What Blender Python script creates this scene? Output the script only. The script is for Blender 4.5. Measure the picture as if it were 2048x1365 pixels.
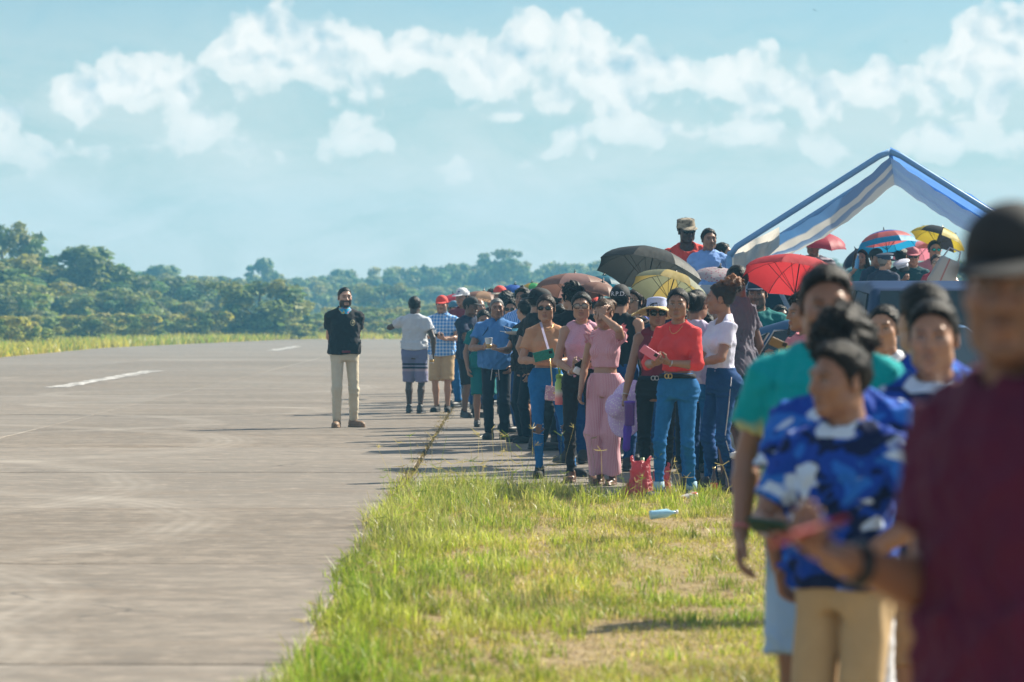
import bpy, bmesh, math, random
import numpy as np
from mathutils import Vector, Matrix

for _o in list(bpy.data.objects): bpy.data.objects.remove(_o)
SC = bpy.context.scene
COL = SC.collection
R = math.radians

# ------------------------------------------------------------------ camera, sky, sun, exposure
F_PX = 7680.0            # focal length in photograph pixels (135 mm on a 36 mm frame, 2048 px wide)
CAM_H = 1.52
HORIZON = 620.0
cam_data = bpy.data.cameras.new('camera')
cam = bpy.data.objects.new('camera', cam_data); COL.objects.link(cam)
cam_data.sensor_width = 36.0
cam_data.lens = 135.0
cam_data.clip_start = 0.5
cam_data.clip_end = 20000
cam.location = (0, 0, CAM_H)
cam.rotation_euler = (R(90) - math.atan((682.5 - HORIZON) / F_PX), 0, 0)
cam_data.dof.use_dof = True
cam_data.dof.focus_distance = 38.0
cam_data.dof.aperture_fstop = 4.7
SC.camera = cam

SUN_EL = R(38)
SUN_DIR = Vector((math.cos(SUN_EL) * math.cos(R(36)), math.cos(SUN_EL) * math.sin(R(36)), math.sin(SUN_EL)))
sl = bpy.data.lights.new('sun', 'SUN'); sl.energy = 5.0; sl.angle = R(0.55); sl.color = (1.0, 0.92, 0.77)
sun = bpy.data.objects.new('sun', sl); COL.objects.link(sun)
sun.rotation_euler = (-SUN_DIR).to_track_quat('-Z', 'Y').to_euler()

SC.view_settings.view_transform = 'Standard'
SC.view_settings.look = 'None'
SC.view_settings.exposure = 1.08
SC.view_settings.gamma = 1.0
SC.cycles.use_denoising = True
SC.cycles.max_bounces = 6
SC.cycles.transparent_max_bounces = 12
SC.cycles.volume_bounces = 0
SC.cycles.sample_clamp_indirect = 6.0

class NT:
    """tiny node-tree writer"""
    def __init__(self, nt):
        self.nt = nt; self.n = nt.nodes; self.l = nt.links
    def node(self, t, ins=None, **kw):
        nd = self.n.new(t)
        for k, v in kw.items(): setattr(nd, k, v)
        for k, v in (ins or {}).items(): self.put(nd.inputs[k], v)
        return nd
    def put(self, sock, v):
        if isinstance(v, bpy.types.NodeSocket): self.l.new(v, sock)
        elif isinstance(v, bpy.types.Node): self.l.new(v.outputs[0], sock)
        else:
            if sock.type == 'RGBA' and len(v) == 3: v = (*v, 1)
            sock.default_value = v
    def m(self, op, a, b=None, c=None, clamp=False):
        nd = self.n.new('ShaderNodeMath'); nd.operation = op; nd.use_clamp = clamp
        for i, v in enumerate((a, b, c)):
            if v is not None: self.put(nd.inputs[i], v)
        return nd.outputs[0]
    def mix(self, f, a, b, blend='MIX'):
        nd = self.n.new('ShaderNodeMix'); nd.data_type = 'RGBA'; nd.blend_type = blend
        self.put(nd.inputs[0], f); self.put(nd.inputs[6], a); self.put(nd.inputs[7], b)
        return nd.outputs[2]
    def ramp(self, f, stops, interp='LINEAR'):
        nd = self.n.new('ShaderNodeValToRGB'); nd.color_ramp.interpolation = interp
        e = nd.color_ramp.elements
        while len(e) < len(stops): e.new(0.5)
        for el, (p, c) in zip(e, stops):
            el.position = p
            el.color = (c, c, c, 1) if isinstance(c, (int, float)) else (*c, 1)
        self.put(nd.inputs[0], f)
        return nd.outputs[0]
    def noise(self, vec, scale, detail=4, rough=.5, dist=0, out=0):
        nd = self.n.new('ShaderNodeTexNoise')
        nd.inputs['Scale'].default_value = scale; nd.inputs['Detail'].default_value = detail
        nd.inputs['Roughness'].default_value = rough; nd.inputs['Distortion'].default_value = dist
        if vec is not None: self.l.new(vec, nd.inputs['Vector'])
        return nd.outputs[out]
    def mapv(self, vec, scale=(1, 1, 1), loc=(0, 0, 0), rot=(0, 0, 0)):
        nd = self.n.new('ShaderNodeMapping')
        nd.inputs['Scale'].default_value = scale; nd.inputs['Location'].default_value = loc; nd.inputs['Rotation'].default_value = rot
        self.l.new(vec, nd.inputs['Vector'])
        return nd.outputs[0]

# ---- world: Nishita sky with banks of cumulus, laid out by azimuth and elevation all the way round
world = bpy.data.worlds.new('World'); SC.world = world; world.use_nodes = True
w = NT(world.node_tree); w.n.clear()
sky = w.node('ShaderNodeTexSky', sky_type='NISHITA')
sky.sun_disc = False
sky.sun_elevation = SUN_EL
sky.sun_rotation = math.atan2(SUN_DIR.x, SUN_DIR.y)
sky.altitude = 20; sky.air_density = 1.0; sky.dust_density = 0.6; sky.ozone_density = 2.5
tc = w.node('ShaderNodeTexCoord')
sep = w.node('ShaderNodeSeparateXYZ', {0: tc.outputs['Generated']})
az = w.m('ARCTAN2', sep.outputs[0], sep.outputs[1])
el = w.m('ARCSINE', sep.outputs[2])
# units: 1 = 1000 photograph pixels (about 7.4 degrees); v grows upward from the horizon
u = w.m('MULTIPLY', az, F_PX / 1000); v = w.m('MULTIPLY', el, F_PX / 1000)
uv = w.node('ShaderNodeCombineXYZ', {0: u, 1: v, 2: 0.0}).outputs[0]
warp = w.noise(uv, 7.0, 4, .62, 0, 1)
uvw = w.node('ShaderNodeVectorMath', {0: uv, 1: w.node('ShaderNodeVectorMath', {0: w.node('ShaderNodeVectorMath', {0: warp, 1: (.5, .5, .5)}, operation='SUBTRACT').outputs[0], 3: 0.075}, operation='SCALE').outputs[0]}, operation='ADD').outputs[0]
s2 = w.node('ShaderNodeSeparateXYZ', {0: uvw}); cu, cv = s2.outputs[0], s2.outputs[1]
# a bank of cumulus: height of its billowed top and of its flat base along the azimuth; beyond the listed stretch the free banks take over
def profile(pts):
    """azimuth (photograph columns) -> height over the horizon (photograph rows), read from a ramp"""
    t = w.m('DIVIDE', w.m('ADD', cu, 1.30), 2.6)
    return w.ramp(t, [(((x - 1024) / 1000 + 1.30) / 2.6, (620 - y) / 1000) for x, y in pts])
def cumulus(top, base, hard, soft):
    up = w.m('MULTIPLY', w.m('SUBTRACT', profile(top), cv), hard)
    dn = w.m('MULTIPLY', w.m('SUBTRACT', cv, profile(base)), soft)
    return w.m('MINIMUM', up, dn)
c1 = cumulus([(-270, 170), (90, 190), (190, 130), (300, 120), (400, 110), (450, 50), (545, 2), (620, 10), (730, 50), (770, 95), (830, 48), (890, 48), (980, 98), (1010, 55), (1065, 38), (1110, 90), (1140, 32),
              (1205, 40), (1245, 85), (1340, 75), (1390, 130), (1500, 122), (1590, 150), (1660, 130), (1690, 170), (1780, 140), (1860, 112), (1960, 20), (2060, -10), (2300, 60)],
             [(-270, 200), (90, 215), (320, 225), (430, 160), (640, 158), (800, 172), (1000, 190), (1200, 212), (1400, 222), (1700, 215), (1900, 210), (2048, 215), (2300, 230)], 7.0, 4.5)
c2 = cumulus([(-270, 300), (-20, 240), (40, 300), (150, 292), (250, 252), (430, 225), (500, 258), (560, 300), (600, 345), (640, 268), (720, 250), (800, 288), (870, 335), (960, 345), (1060, 330), (1160, 240),
              (1280, 225), (1400, 262), (1540, 245), (1700, 300), (1850, 255), (2000, 262), (2300, 280)],
             [(-270, 340), (0, 345), (300, 318), (560, 312), (650, 318), (880, 325), (1000, 335), (1150, 290), (1400, 292), (1700, 310), (2300, 310)], 6.0, 6.0)
vor = w.node('ShaderNodeTexVoronoi', {'Vector': uvw, 'Scale': 6.6, 'Smoothness': .7, 'Detail': 2.0, 'Roughness': .55, 'Lacunarity': 2.1}, feature='SMOOTH_F1', voronoi_dimensions='2D')
billow = w.m('SUBTRACT', .62, vor.outputs['Distance'])
fine = w.m('ADD', w.m('MULTIPLY', w.noise(uvw, 10.0, 5, .60), .45), w.m('MULTIPLY', billow, .62))
bank = w.m('SUBTRACT', w.noise(w.mapv(uv, (1.0, 2.4, 1)), 1.7, 5, .58, .3), .54)
infr = w.m('MULTIPLY', w.m('LESS_THAN', w.m('ABSOLUTE', u), 1.29), w.m('LESS_THAN', v, .70))
free = w.m('SUBTRACT', w.m('MULTIPLY', bank, 3.0), w.m('MULTIPLY', infr, .9))
cl = w.m('MAXIMUM', w.m('MAXIMUM', c1, w.m('SUBTRACT', w.m('MULTIPLY', c2, .9), .03)), free)
cl = w.m('ADD', cl, w.m('MULTIPLY', w.m('SUBTRACT', fine, .04), .9))
mask = w.ramp(cl, [(0.0, 0.0), (.18, .70), (.42, .94), (.9, .88)], 'EASE')
# lit rims above, their own shade below: tone falls with depth into the bank, billows add relief
uv2 = w.mapv(uvw, (1, 1, 1), (-.014, -.022, 0))
vor2 = w.node('ShaderNodeTexVoronoi', {'Vector': uv2, 'Scale': 6.6, 'Smoothness': .7, 'Detail': 2.0, 'Roughness': .55, 'Lacunarity': 2.1}, feature='SMOOTH_F1', voronoi_dimensions='2D')
fine2 = w.m('ADD', w.m('MULTIPLY', w.noise(uv2, 10.0, 5, .60), .45), w.m('MULTIPLY', w.m('SUBTRACT', .62, vor2.outputs['Distance']), .62))
tone = w.m('ADD', w.ramp(cl, [(.08, 1.0), (.30, .92), (.75, .48)]), w.m('MULTIPLY', w.m('SUBTRACT', fine, fine2), 2.8), clamp=True)
# haze in the air glows towards the sun and thins out overhead and on the far side
sd = w.node('ShaderNodeVectorMath', {0: tc.outputs['Generated'], 1: tuple(SUN_DIR)}, operation='DOT_PRODUCT').outputs['Value']
toward = w.ramp(w.m('ADD', w.m('MULTIPLY', sd, .5), .5), [(0., .22), (.5, .48), (.70, 1.0)])
streak = w.noise(w.mapv(uvw, (1.0, 2.6, 1), (3, 1, 0)), 3.2, 6, .62, .5)
low_air = w.ramp(w.m('DIVIDE', v, 8.0), [(.0, .86), (.030, .84), (.052, .60), (.078, .26), (.16, .22), (.45, .12), (1.0, .05)])
veil = w.m('MULTIPLY', w.m('MULTIPLY', low_air, w.ramp(streak, [(.32, .62), (.5, .95), (.66, 1.14)])), toward, clamp=True)
skyc = w.node('ShaderNodeBackground', {0: w.mix(1.0, sky.outputs[0], (0.62, .95, 1.10), 'MULTIPLY'), 1: 0.046})
CLOUD_LIT = (1.0, .985, .94); CLOUD_SHADE = (.43, .61, .69)
veilb = w.node('ShaderNodeBackground', {0: (.55, .595, .575, 1), 1: 0.70})
cloudb = w.node('ShaderNodeBackground', {0: w.mix(tone, CLOUD_SHADE, CLOUD_LIT), 1: 0.52})
ms1 = w.node('ShaderNodeMixShader', {0: veil, 1: skyc.outputs[0], 2: veilb.outputs[0]})
fade = w.ramp(v, [(.0, .0), (.14, .22), (.28, .58), (.40, .95)])
ms = w.node('ShaderNodeMixShader', {0: w.m('MULTIPLY', mask, fade), 1: ms1.outputs[0], 2: cloudb.outputs[0]})
w.node('ShaderNodeOutputWorld', {0: ms.outputs[0]})

# ------------------------------------------------------------------ general helpers
def depth_of_foot(y): return CAM_H * F_PX / (y - HORIZON)
def px(x, d): return (x - 1024) / F_PX * d          # sideways metres for photograph column x at depth d
def pz(y, d): return CAM_H - (y - HORIZON) / F_PX * d

def tag(o, label=None, cat=None, group=None, kind=None):
    if label: o['label'] = label
    if cat: o['category'] = cat
    if group: o['group'] = group
    if kind: o['kind'] = kind
    return o
def link(o, parent=None):
    COL.objects.link(o)
    if parent is not None: o.parent = parent
    return o
def empty(name, loc=(0, 0, 0), rz=0):
    o = bpy.data.objects.new(name, None); o.location = loc; o.rotation_euler = (0, 0, rz); o.empty_display_size = .1
    return link(o)
def mesh_np(name, verts, faces, mat=None, smooth=True):
    """verts (n,3), faces (m,k) of one polygon size, or a list of polygons"""
    me = bpy.data.meshes.new(name)
    if isinstance(faces, np.ndarray):
        verts = np.asarray(verts, np.float32); k = faces.shape[1]
        me.vertices.add(len(verts)); me.vertices.foreach_set('co', verts.ravel())
        me.loops.add(faces.size); me.loops.foreach_set('vertex_index', faces.astype(np.int32).ravel())
        me.polygons.add(len(faces)); me.polygons.foreach_set('loop_start', np.arange(0, faces.size, k, dtype=np.int32))
        me.update(calc_edges=True)
    else:
        me.from_pydata([tuple(v_) for v_ in verts], [], [tuple(f) for f in faces]); me.update()
    if smooth: me.shade_smooth()
    if mat: me.materials.append(mat)
    return me
def obj(name, me, parent=None, loc=None):
    o = bpy.data.objects.new(name, me); link(o, parent)
    if loc is not None: o.location = loc
    return o

MATS = {}
def mat(name, build):
    if name not in MATS:
        m = bpy.data.materials.new(name); m.use_nodes = True
        nt = NT(m.node_tree); nt.n.clear()
        out = nt.n.new('ShaderNodeOutputMaterial')
        nt.l.new(build(nt), out.inputs[0]); MATS[name] = m
    return MATS[name]
def bsdf(nt, color, rough=.6, spec=.3, metal=0, normal=None, **kw):
    b = nt.node('ShaderNodeBsdfPrincipled', {'Base Color': color, 'Roughness': rough, 'Specular IOR Level': spec, 'Metallic': metal})
    for k, v_ in kw.items(): nt.put(b.inputs[k.replace('_', ' ')], v_)
    if normal is not None: nt.l.new(normal, b.inputs['Normal'])
    return b.outputs[0]
def bump(nt, h, strength=.3, dist=.01):
    return nt.node('ShaderNodeBump', {'Height': h, 'Strength': strength, 'Distance': dist}).outputs[0]
def plain(name, color, rough=.5, spec=.4, metal=0, var=.12, scale=40):
    def b(nt):
        p = nt.node('ShaderNodeTexCoord').outputs['Object']
        n = nt.noise(p, scale, 3)
        c = nt.mix(n, tuple(x * (1 - var) for x in color), tuple(min(1, x * (1 + var)) for x in color))
        return bsdf(nt, c, rough, spec, metal)
    return mat(name, b)

# ------------------------------------------------------------------ ground, runway, apron
RW_R, RW_L = -0.95, -16.3          # runway edges
def concrete(name, base, seed, marks):
    def b(nt):
        g = nt.node('ShaderNodeNewGeometry').outputs['Position']
        rnd = nt.node('ShaderNodeObjectInfo').outputs['Random']
        big = nt.noise(nt.mapv(g, (.10, .16, 1), (seed, 0, 0)), 1.0, 5, .6, .5)
        med = nt.noise(nt.mapv(g, (.5, 1.6, 1)), 1.0, 6, .65, .3)
        broom = nt.noise(nt.mapv(g, (5, 22, 1)), 1.0, 5, .7)
        grit = nt.noise(g, 34, 4, .75); mot = nt.noise(g, 4.5, 6, .75)
        c = nt.mix(nt.ramp(big, [(.32, 0.), (.66, 1.)]), tuple(x * .66 for x in base), tuple(x * 1.16 for x in base))
        c = nt.mix(nt.ramp(med, [(.38, .85), (.58, 0.)]), c, tuple(x * f for x, f in zip(base, (.58, .55, .52))))
        pale = nt.noise(nt.mapv(g, (.35, 2.6, 1), (2, 5, 0)), 1.0, 6, .7, .4)
        c = nt.mix(nt.ramp(pale, [(.54, 0.), (.72, .4)]), c, tuple(min(1, x * 1.5) for x in base))
        c = nt.mix(nt.ramp(broom, [(.36, .5), (.48, 0.), (.62, 0.), (.8, .4)]), c, tuple(x * f for x, f in zip(base, (.52, .52, .53))))
        c = nt.mix(nt.ramp(mot, [(.38, .95), (.5, 0.), (.6, 0.), (.72, .0)]), c, tuple(x * .55 for x in base)); c = nt.mix(nt.ramp(mot, [(.53, 0.), (.66, .8)]), c, tuple(min(1, x * 1.45) for x in base))
        blot = nt.noise(nt.mapv(g, (2.2, 1.0, 1)), 1.4, 5, .75)
        c = nt.mix(nt.ramp(blot, [(.62, 0.), (.72, .7)]), c, (.07, .062, .055))
        c = nt.mix(nt.m('MULTIPLY', grit, .28), c, tuple(x * 1.35 for x in base))
        # brown stain drifts
        st = nt.ramp(nt.noise(nt.mapv(g, (.3, .55, 1), (9, 4, 0)), 1, 6, .7), [(.52, 0.), (.7, .5)])
        c = nt.mix(st, c, (base[0] * .86, base[1] * .74, base[2] * .60))
        c = nt.mix(nt.m('MULTIPLY', nt.m('SUBTRACT', rnd, .5), .18), c, (.5, .48, .45))
        # dark hairline cracks
        wv = nt.node('ShaderNodeVectorMath', {0: g, 1: nt.node('ShaderNodeVectorMath', {0: nt.noise(g, .9, 4, .6, 0, 1), 3: .9}, operation='SCALE').outputs[0]}, operation='ADD').outputs[0]
        vo = nt.node('ShaderNodeTexVoronoi', {'Vector': nt.mapv(wv, (.22, .40, 0)), 'Scale': 1.0}, feature='DISTANCE_TO_EDGE')
        cr = nt.m('MULTIPLY', nt.ramp(vo.outputs[0], [(.0, 1.), (.006, 0.)]), nt.ramp(nt.noise(g, .5, 2), [(.5, 0.), (.6, .8)]))
        c = nt.mix(cr, c, (.05, .045, .04))
        if marks:
            # pale arcs scuffed by turning tyres
            sx = nt.node('ShaderNodeSeparateXYZ', {0: nt.node('ShaderNodeVectorMath', {0: g, 1: nt.node('ShaderNodeVectorMath', {0: nt.noise(g, .25, 2, .5, 0, 1), 3: .6}, operation='SCALE').outputs[0]}, operation='ADD').outputs[0]})
            tot = 0.0
            for (cx, cy, r, wd, x0, x1) in marks:
                dx = nt.m('SUBTRACT', sx.outputs[0], cx); dy = nt.m('SUBTRACT', sx.outputs[1], cy)
                q = nt.m('SUBTRACT', nt.m('SQRT', nt.m('ADD', nt.m('MULTIPLY', dx, dx), nt.m('MULTIPLY', dy, dy))), r)
                band = nt.m('SUBTRACT', 1.0, nt.m('DIVIDE', nt.m('ABSOLUTE', q), wd), clamp=True)
                rib = nt.m('ADD', .6, nt.m('MULTIPLY', nt.m('SINE', nt.m('MULTIPLY', q, 47.0)), .22))
                lim = nt.m('MULTIPLY', nt.m('GREATER_THAN', sx.outputs[0], x0), nt.m('LESS_THAN', sx.outputs[0], x1))
                tot = nt.m('ADD', tot, nt.m('MULTIPLY', nt.m('MULTIPLY', nt.m('SQRT', band), rib), lim))
            wear = nt.ramp(nt.noise(g, .8, 5, .7), [(.30, .1), (.65, 1.)])
            c = nt.mix(nt.m('MULTIPLY', nt.m('MULTIPLY', tot, wear), .50, clamp=True), c, (.40, .36, .31))
        nrm = bump(nt, nt.m('ADD', nt.m('MULTIPLY', broom, .6), grit), .35, .006)
        return bsdf(nt, c, .72, .25, normal=nrm)
    return mat(name, b)
MARKS = [(-8.5, 27.5, 6.6, .34, -6.5, 0), (-7.4, 20.2, 5.2, .32, -6, 0), (-4.6, 62, 2.6, .28, -9, 0), (-12, 44, 9, .34, -9, 0), (-6, 17.2, 4.0, .36, -9, 1),
         (-3, 70, 5, .3, -9, 0), (-14, 33, 11, .3, -9, -2), (-10, 75, 7.5, .35, -12, 0), (-4.2, 14.0, 3.0, .3, -5, 0), (-9, 52, 5.2, .3, -9, 0), (-6.4, 58, 3.8, .26, -9, 0)]
M_RUN = concrete('runway_concrete', (.200, .166, .131), 0.0, MARKS)
M_APRON = concrete('apron_concrete', (.208, .178, .146), 4.0, [])
M_JOINT = plain('joint_filler', (.085, .068, .05), .95, .1)
def soil(nt):
    g = nt.node('ShaderNodeNewGeometry').outputs['Position']
    a = nt.noise(g, .6, 6, .65); b_ = nt.noise(g, 9, 5, .7)
    c = nt.mix(nt.ramp(a, [(.38, 0.), (.62, 1.)]), (.26, .18, .105), (.27, .225, .10))
    c = nt.mix(nt.ramp(b_, [(.4, 0.), (.7, .8)]), c, (.42, .33, .21))
    return bsdf(nt, c, .95, .1, normal=bump(nt, b_, .8, .03))
M_SOIL = mat('dry_grassy_soil', soil)

def sheet(name, x0, x1, y0, y1, z, m, parent=None):
    o = obj(name, mesh_np(name, [(x0, y0, z), (x1, y0, z), (x1, y1, z), (x0, y1, z)], [(0, 1, 2, 3)], m, False), parent)
    return o
tag(sheet('ground', -3000, 3000, -300, 6000, -.045, M_SOIL), kind='structure')
rng = np.random.default_rng(7)
def slab_mesh(name, lx, ly, m, chip):
    """a concrete slab, its rim broken a little, its arris worn off"""
    n = 14
    per = []
    r_ = np.random.default_rng(chip)
    for (ax, ay, bx_, by_) in ((0, 0, lx, 0), (lx, 0, lx, ly), (lx, ly, 0, ly), (0, ly, 0, 0)):
        for i in range(n):
            t = i / n
            per.append([ax + (bx_ - ax) * t, ay + (by_ - ay) * t])
    per = np.array(per); c = np.array([lx / 2, ly / 2])
    jit = np.abs(r_.normal(0, .008, len(per)))
    for _ in range(4): jit[r_.integers(len(per))] += r_.uniform(.02, .07)
    ex = (per[:, 0] < 1e-6) | (per[:, 0] > lx - 1e-6); ey = (per[:, 1] < 1e-6) | (per[:, 1] > ly - 1e-6); sg = np.sign(c - per)
    step = np.stack([sg[:, 0] * ex, sg[:, 1] * ey], 1)
    outer = per + step * np.stack([.003 + jit * .15, .026 + jit], 1)
    inner = outer + step * np.array([.006, .03])
    k = len(per)
    V = [(x, y, -.04) for x, y in outer] + [(x, y, -.007) for x, y in outer] + [(x, y, 0) for x, y in inner] + [(lx / 2, ly / 2, .0)]
    Fc = []
    for i in range(k):
        j = (i + 1) % k
        Fc += [(i, j, k + j, k + i), (k + i, k + j, 2 * k + j, 2 * k + i), (2 * k + i, 2 * k + j, 3 * k)]
    return mesh_np(name, V, Fc, m, False)
run = sheet('runway', RW_L, RW_R, -30, 199, -.03, M_JOINT); tag(run, kind='structure')
SL = 6.5
protos = [slab_mesh('slab', (RW_R - RW_L) / 3, SL, M_RUN, s) for s in range(4)]
for r_i in range(-3, 17):
    for c_i in range(3):
        o = obj('slab', protos[int(rng.integers(4))], run)
        o.location = (RW_L + c_i * (RW_R - RW_L) / 3, 23.0 + (r_i - 1) * SL, float(rng.normal(0, .0022)))
o = sheet('slab', RW_L, RW_R, 23.0 + 16 * SL, 198, -.001, M_RUN, run)
apron = sheet('apron', RW_R + .0, 60, 31.6, 130, -.032, M_JOINT); tag(apron, kind='structure')
protos = [slab_mesh('slab', 4.0, 5.0, M_APRON, s + 9) for s in range(3)]
for r_i in range(9):
    for c_i in range(5):
        o = obj('slab', protos[int(rng.integers(3))], apron)
        o.location = (RW_R + .03 + c_i * 4.0, 31.7 + r_i * 5.0, -.006 + float(rng.normal(0, .002)))
sheet('slab', RW_R + .03, 60, 76.75, 129, -.005, M_APRON, apron)
# painted centre-line dashes, worn
def paint(nt):
    g = nt.node('ShaderNodeNewGeometry').outputs['Position']
    n = nt.noise(nt.mapv(g, (3, .7, 1)), 1.6, 6, .7)
    return bsdf(nt, nt.mix(nt.ramp(n, [(.44, 0.), (.60, 1.)]), (.20, .18, .16), (.60, .58, .55)), .7, .25)
M_PAINT = mat('worn_white_paint', paint)
for (y0, y1) in ((75, 95.5), (143, 160)):
    V = []; n = 24
    r_ = np.random.default_rng(int(y0))
    for i in range(n + 1):
        y = y0 + (y1 - y0) * i / n
        V += [(-9.12 + r_.normal(0, .035), y, .006), (-8.70 + r_.normal(0, .035), y, .006)]
    Fc = [(2 * i, 2 * i + 1, 2 * i + 3, 2 * i + 2) for i in range(n)]
    tag(obj('runway_marking', mesh_np('runway_marking', V, Fc, M_PAINT, False)), kind='structure')

# ------------------------------------------------------------------ grass
def vnoise(x, y, seed=0):
    """cheap smooth 2-D noise, about -1..1"""
    r_ = np.random.default_rng(seed); s = np.zeros_like(x)
    for k in range(7):
        a = r_.uniform(0, 2 * np.pi); f = 1.6 ** (k * .5) ; ph = r_.uniform(0, 7)
        s += np.sin((x * np.cos(a) + y * np.sin(a)) * f + ph + 1.3 * np.sin((x * np.sin(a) - y * np.cos(a)) * f * .7 + ph * 2)) 
    return s / 3.2
def leafy(name, tint, trans=.45, rough=.55):
    """grass or leaf: colour from the face attribute 'tint', some light comes through"""
    def b(nt):
        at = nt.node('ShaderNodeAttribute'); at.attribute_name = 'tint'
        c = nt.mix(1.0, at.outputs[0], tint, 'MULTIPLY')
        d = bsdf(nt, c, rough, .25)
        t = nt.node('ShaderNodeBsdfTranslucent', {0: nt.mix(1.0, c, (1.05, 1.12, .65), 'MULTIPLY')})
        return nt.node('ShaderNodeMixShader', {0: trans, 1: d, 2: t.outputs[0]}).outputs[0]
    return mat(name, b)
M_GRASS = leafy('grass_blades', (1, 1, 1), .42, .38)
def blades(name, P, H, W, lean, tint, m, seed=1, smooth=False):
    """one mesh of bent blades: P (n,3) roots, H heights, W widths, lean (n) how far the tip bends out, tint (n,3)"""
    n = len(P); r_ = np.random.default_rng(seed)
    a = r_.uniform(0, 2 * np.pi, n); fa = r_.uniform(0, 2 * np.pi, n)
    d = np.stack([np.cos(a), np.sin(a), 0 * a], 1); s = np.stack([np.cos(fa), np.sin(fa), 0 * fa], 1) * (W / 2)[:, None]
    up = np.array([0, 0, 1.])
    mid = P + up * (H * np.maximum(.1, .62 - .22 * lean))[:, None] + d * (lean * H * .28)[:, None]
    tip = P + up * (H * np.maximum(.08, 1 - .35 * lean))[:, None] + d * (lean * H)[:, None]
    V = np.stack([P - s, P + s, mid + s * .8, mid - s * .8, tip], 1).reshape(-1, 3)
    b = (np.arange(n) * 5)[:, None]
    T = np.stack([b + [0, 1, 2], b + [0, 2, 3], b + [3, 2, 4]], 1).reshape(-1, 3)
    me = mesh_np(name, V, T, m, smooth)
    at = me.attributes.new('tint', 'FLOAT_COLOR', 'POINT')
    c = np.ones((n, 5, 4), np.float32); c[:, :, :3] = tint[:, None, :]; c[:, :2, :3] *= np.array([1.05, .95, .8])
    at.data.foreach_set('color', c.ravel())
    return obj(name, me)
EDGE_Y = 31.0
def verge_z(x, y):
    e = np.clip((x - RW_R) / .5, 0, 1) * np.clip((EDGE_Y + .5 - y) / .8, 0, 1)
    return -.03 + e * (.045 + .03 * vnoise(x * 1.1, y * .8, 3))
nx, ny = 70, 170
xs = np.linspace(RW_R - .12, 14, nx); ys = np.linspace(2, 31.65, ny)
XX, YY = np.meshgrid(xs, ys, indexing='ij')
V = np.stack([XX, YY, verge_z(XX, YY)], -1).reshape(-1, 3)
ii, jj = np.meshgrid(np.arange(nx - 1), np.arange(ny - 1), indexing='ij')
q = (ii * ny + jj).ravel()
tag(obj('grass_verge', mesh_np('grass_verge', V, np.stack([q, q + ny, q + ny + 1, q + 1], 1), M_SOIL)), kind='structure')
GREEN = np.array([.24, .32, .04]); YEL = np.array([.50, .44, .09]); DRY = np.array([.58, .46, .25]); LUSH = np.array([.16, .28, .03])
def grass_tint(n, x, y, r_):
    k = np.clip(.62 + .45 * vnoise(x * .9, y * .5, 11) + r_.normal(0, .22, n), 0, 1)[:, None]
    c = GREEN * (1 - k) + YEL * k
    dry = (r_.random(n) < .27 + .25 * np.clip(vnoise(x * .8, y * .4, 5), -.5, 1))[:, None]
    c = np.where(dry, DRY, c)
    lush = (r_.random(n) < np.clip(.16 + .5 * vnoise(x * 1.3, y * .7, 21), 0, .8))[:, None]
    c = np.where(lush & ~dry, c * .45 + LUSH * .55, c)
    return c * (r_.uniform(.48, 1.35, n) * (1 + .22 * vnoise(x * 2.4, y * 1.3, 17)))[:, None]
def sow(n, seed, x1=5.2, y0=9, y1=31.5):
    r_ = np.random.default_rng(seed)
    y = y0 + (y1 - y0) * r_.random(n); x = RW_R - .1 + (np.minimum(x1, .14 * y + .8) - RW_R) * r_.random(n)
    e = .10 * vnoise(y * 2.2, y * 0, 8) + .10 * np.abs(vnoise(y * 7, y * 0, 9))
    far = EDGE_Y + .2 * vnoise(x * 2, x * 0, 4) + .12 * vnoise(x * 6, x * 0, 14) - np.clip(x - 1.6, 0, 1) * .5
    ok = (x > RW_R + e - .02) & (y < far)
    return x[ok], y[ok], r_
x, y, r_ = sow(300000, 31)
dens = .52 + .55 * vnoise(x * 1.2, y * .7, 2) + .55 * vnoise(x * 4, y * 2.2, 6)
k = r_.random(len(x)) < np.clip(dens - .12, .03, 1); x, y = x[k], y[k]
n = len(x); tall = np.clip(.5 + .55 * vnoise(x * 1.3, y * .7, 21), 0, 1)
H = (.018 + .042 * r_.random(n) ** 1.5 + .060 * tall ** 1.5 * r_.random(n))
P = np.stack([x, y, verge_z(x, y) - .005], 1)
tag(blades('grass', P, H, r_.uniform(.003, .006, n), r_.uniform(.1, 1.0, n), grass_tint(n, x, y, r_), M_GRASS), 'short sunlit grass and weeds covering the verge beside the runway', 'grass', kind='stuff')
# trampled dead blades lying flat between the living ones
x, y, r_ = sow(90000, 35); n = len(x); P = np.stack([x, y, verge_z(x, y) + .004], 1)
c = DRY[None] * r_.uniform(.45, 1.1, n)[:, None]; c[:, 2] *= r_.uniform(.7, 1.1, n); k = r_.random(n) < .25; c[k] = np.array([.20, .13, .07])
tag(blades('dead_grass', P, r_.uniform(.03, .07, n), r_.uniform(.003, .008, n), r_.uniform(1.6, 2.6, n), c, M_GRASS, 6), 'flattened straw coloured dead grass on the verge', 'grass', kind='stuff')
# dry weeds in the joint between runway and apron
r_ = np.random.default_rng(12); n = 3800; y = 31 + 34 * r_.random(n) ** 1.6; k = np.clip(.5 + .9 * vnoise(y * 1.7, y * 0, 6), 0, 1); x = RW_R + r_.normal(.0, .022 + .03 * k, n)
tag(blades('joint_weeds', np.stack([x, y, np.full(n, -.02)], 1), r_.uniform(.02, .06, n) * (.5 + k), r_.uniform(.004, .009, n), r_.uniform(.3, 1.6, n), DRY[None] * r_.uniform(.25, .6, n)[:, None] * np.array([.95, .9, .85]), M_GRASS, 8), 'dry weeds growing in the long joint beside the runway', 'grass', kind='stuff')
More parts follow.
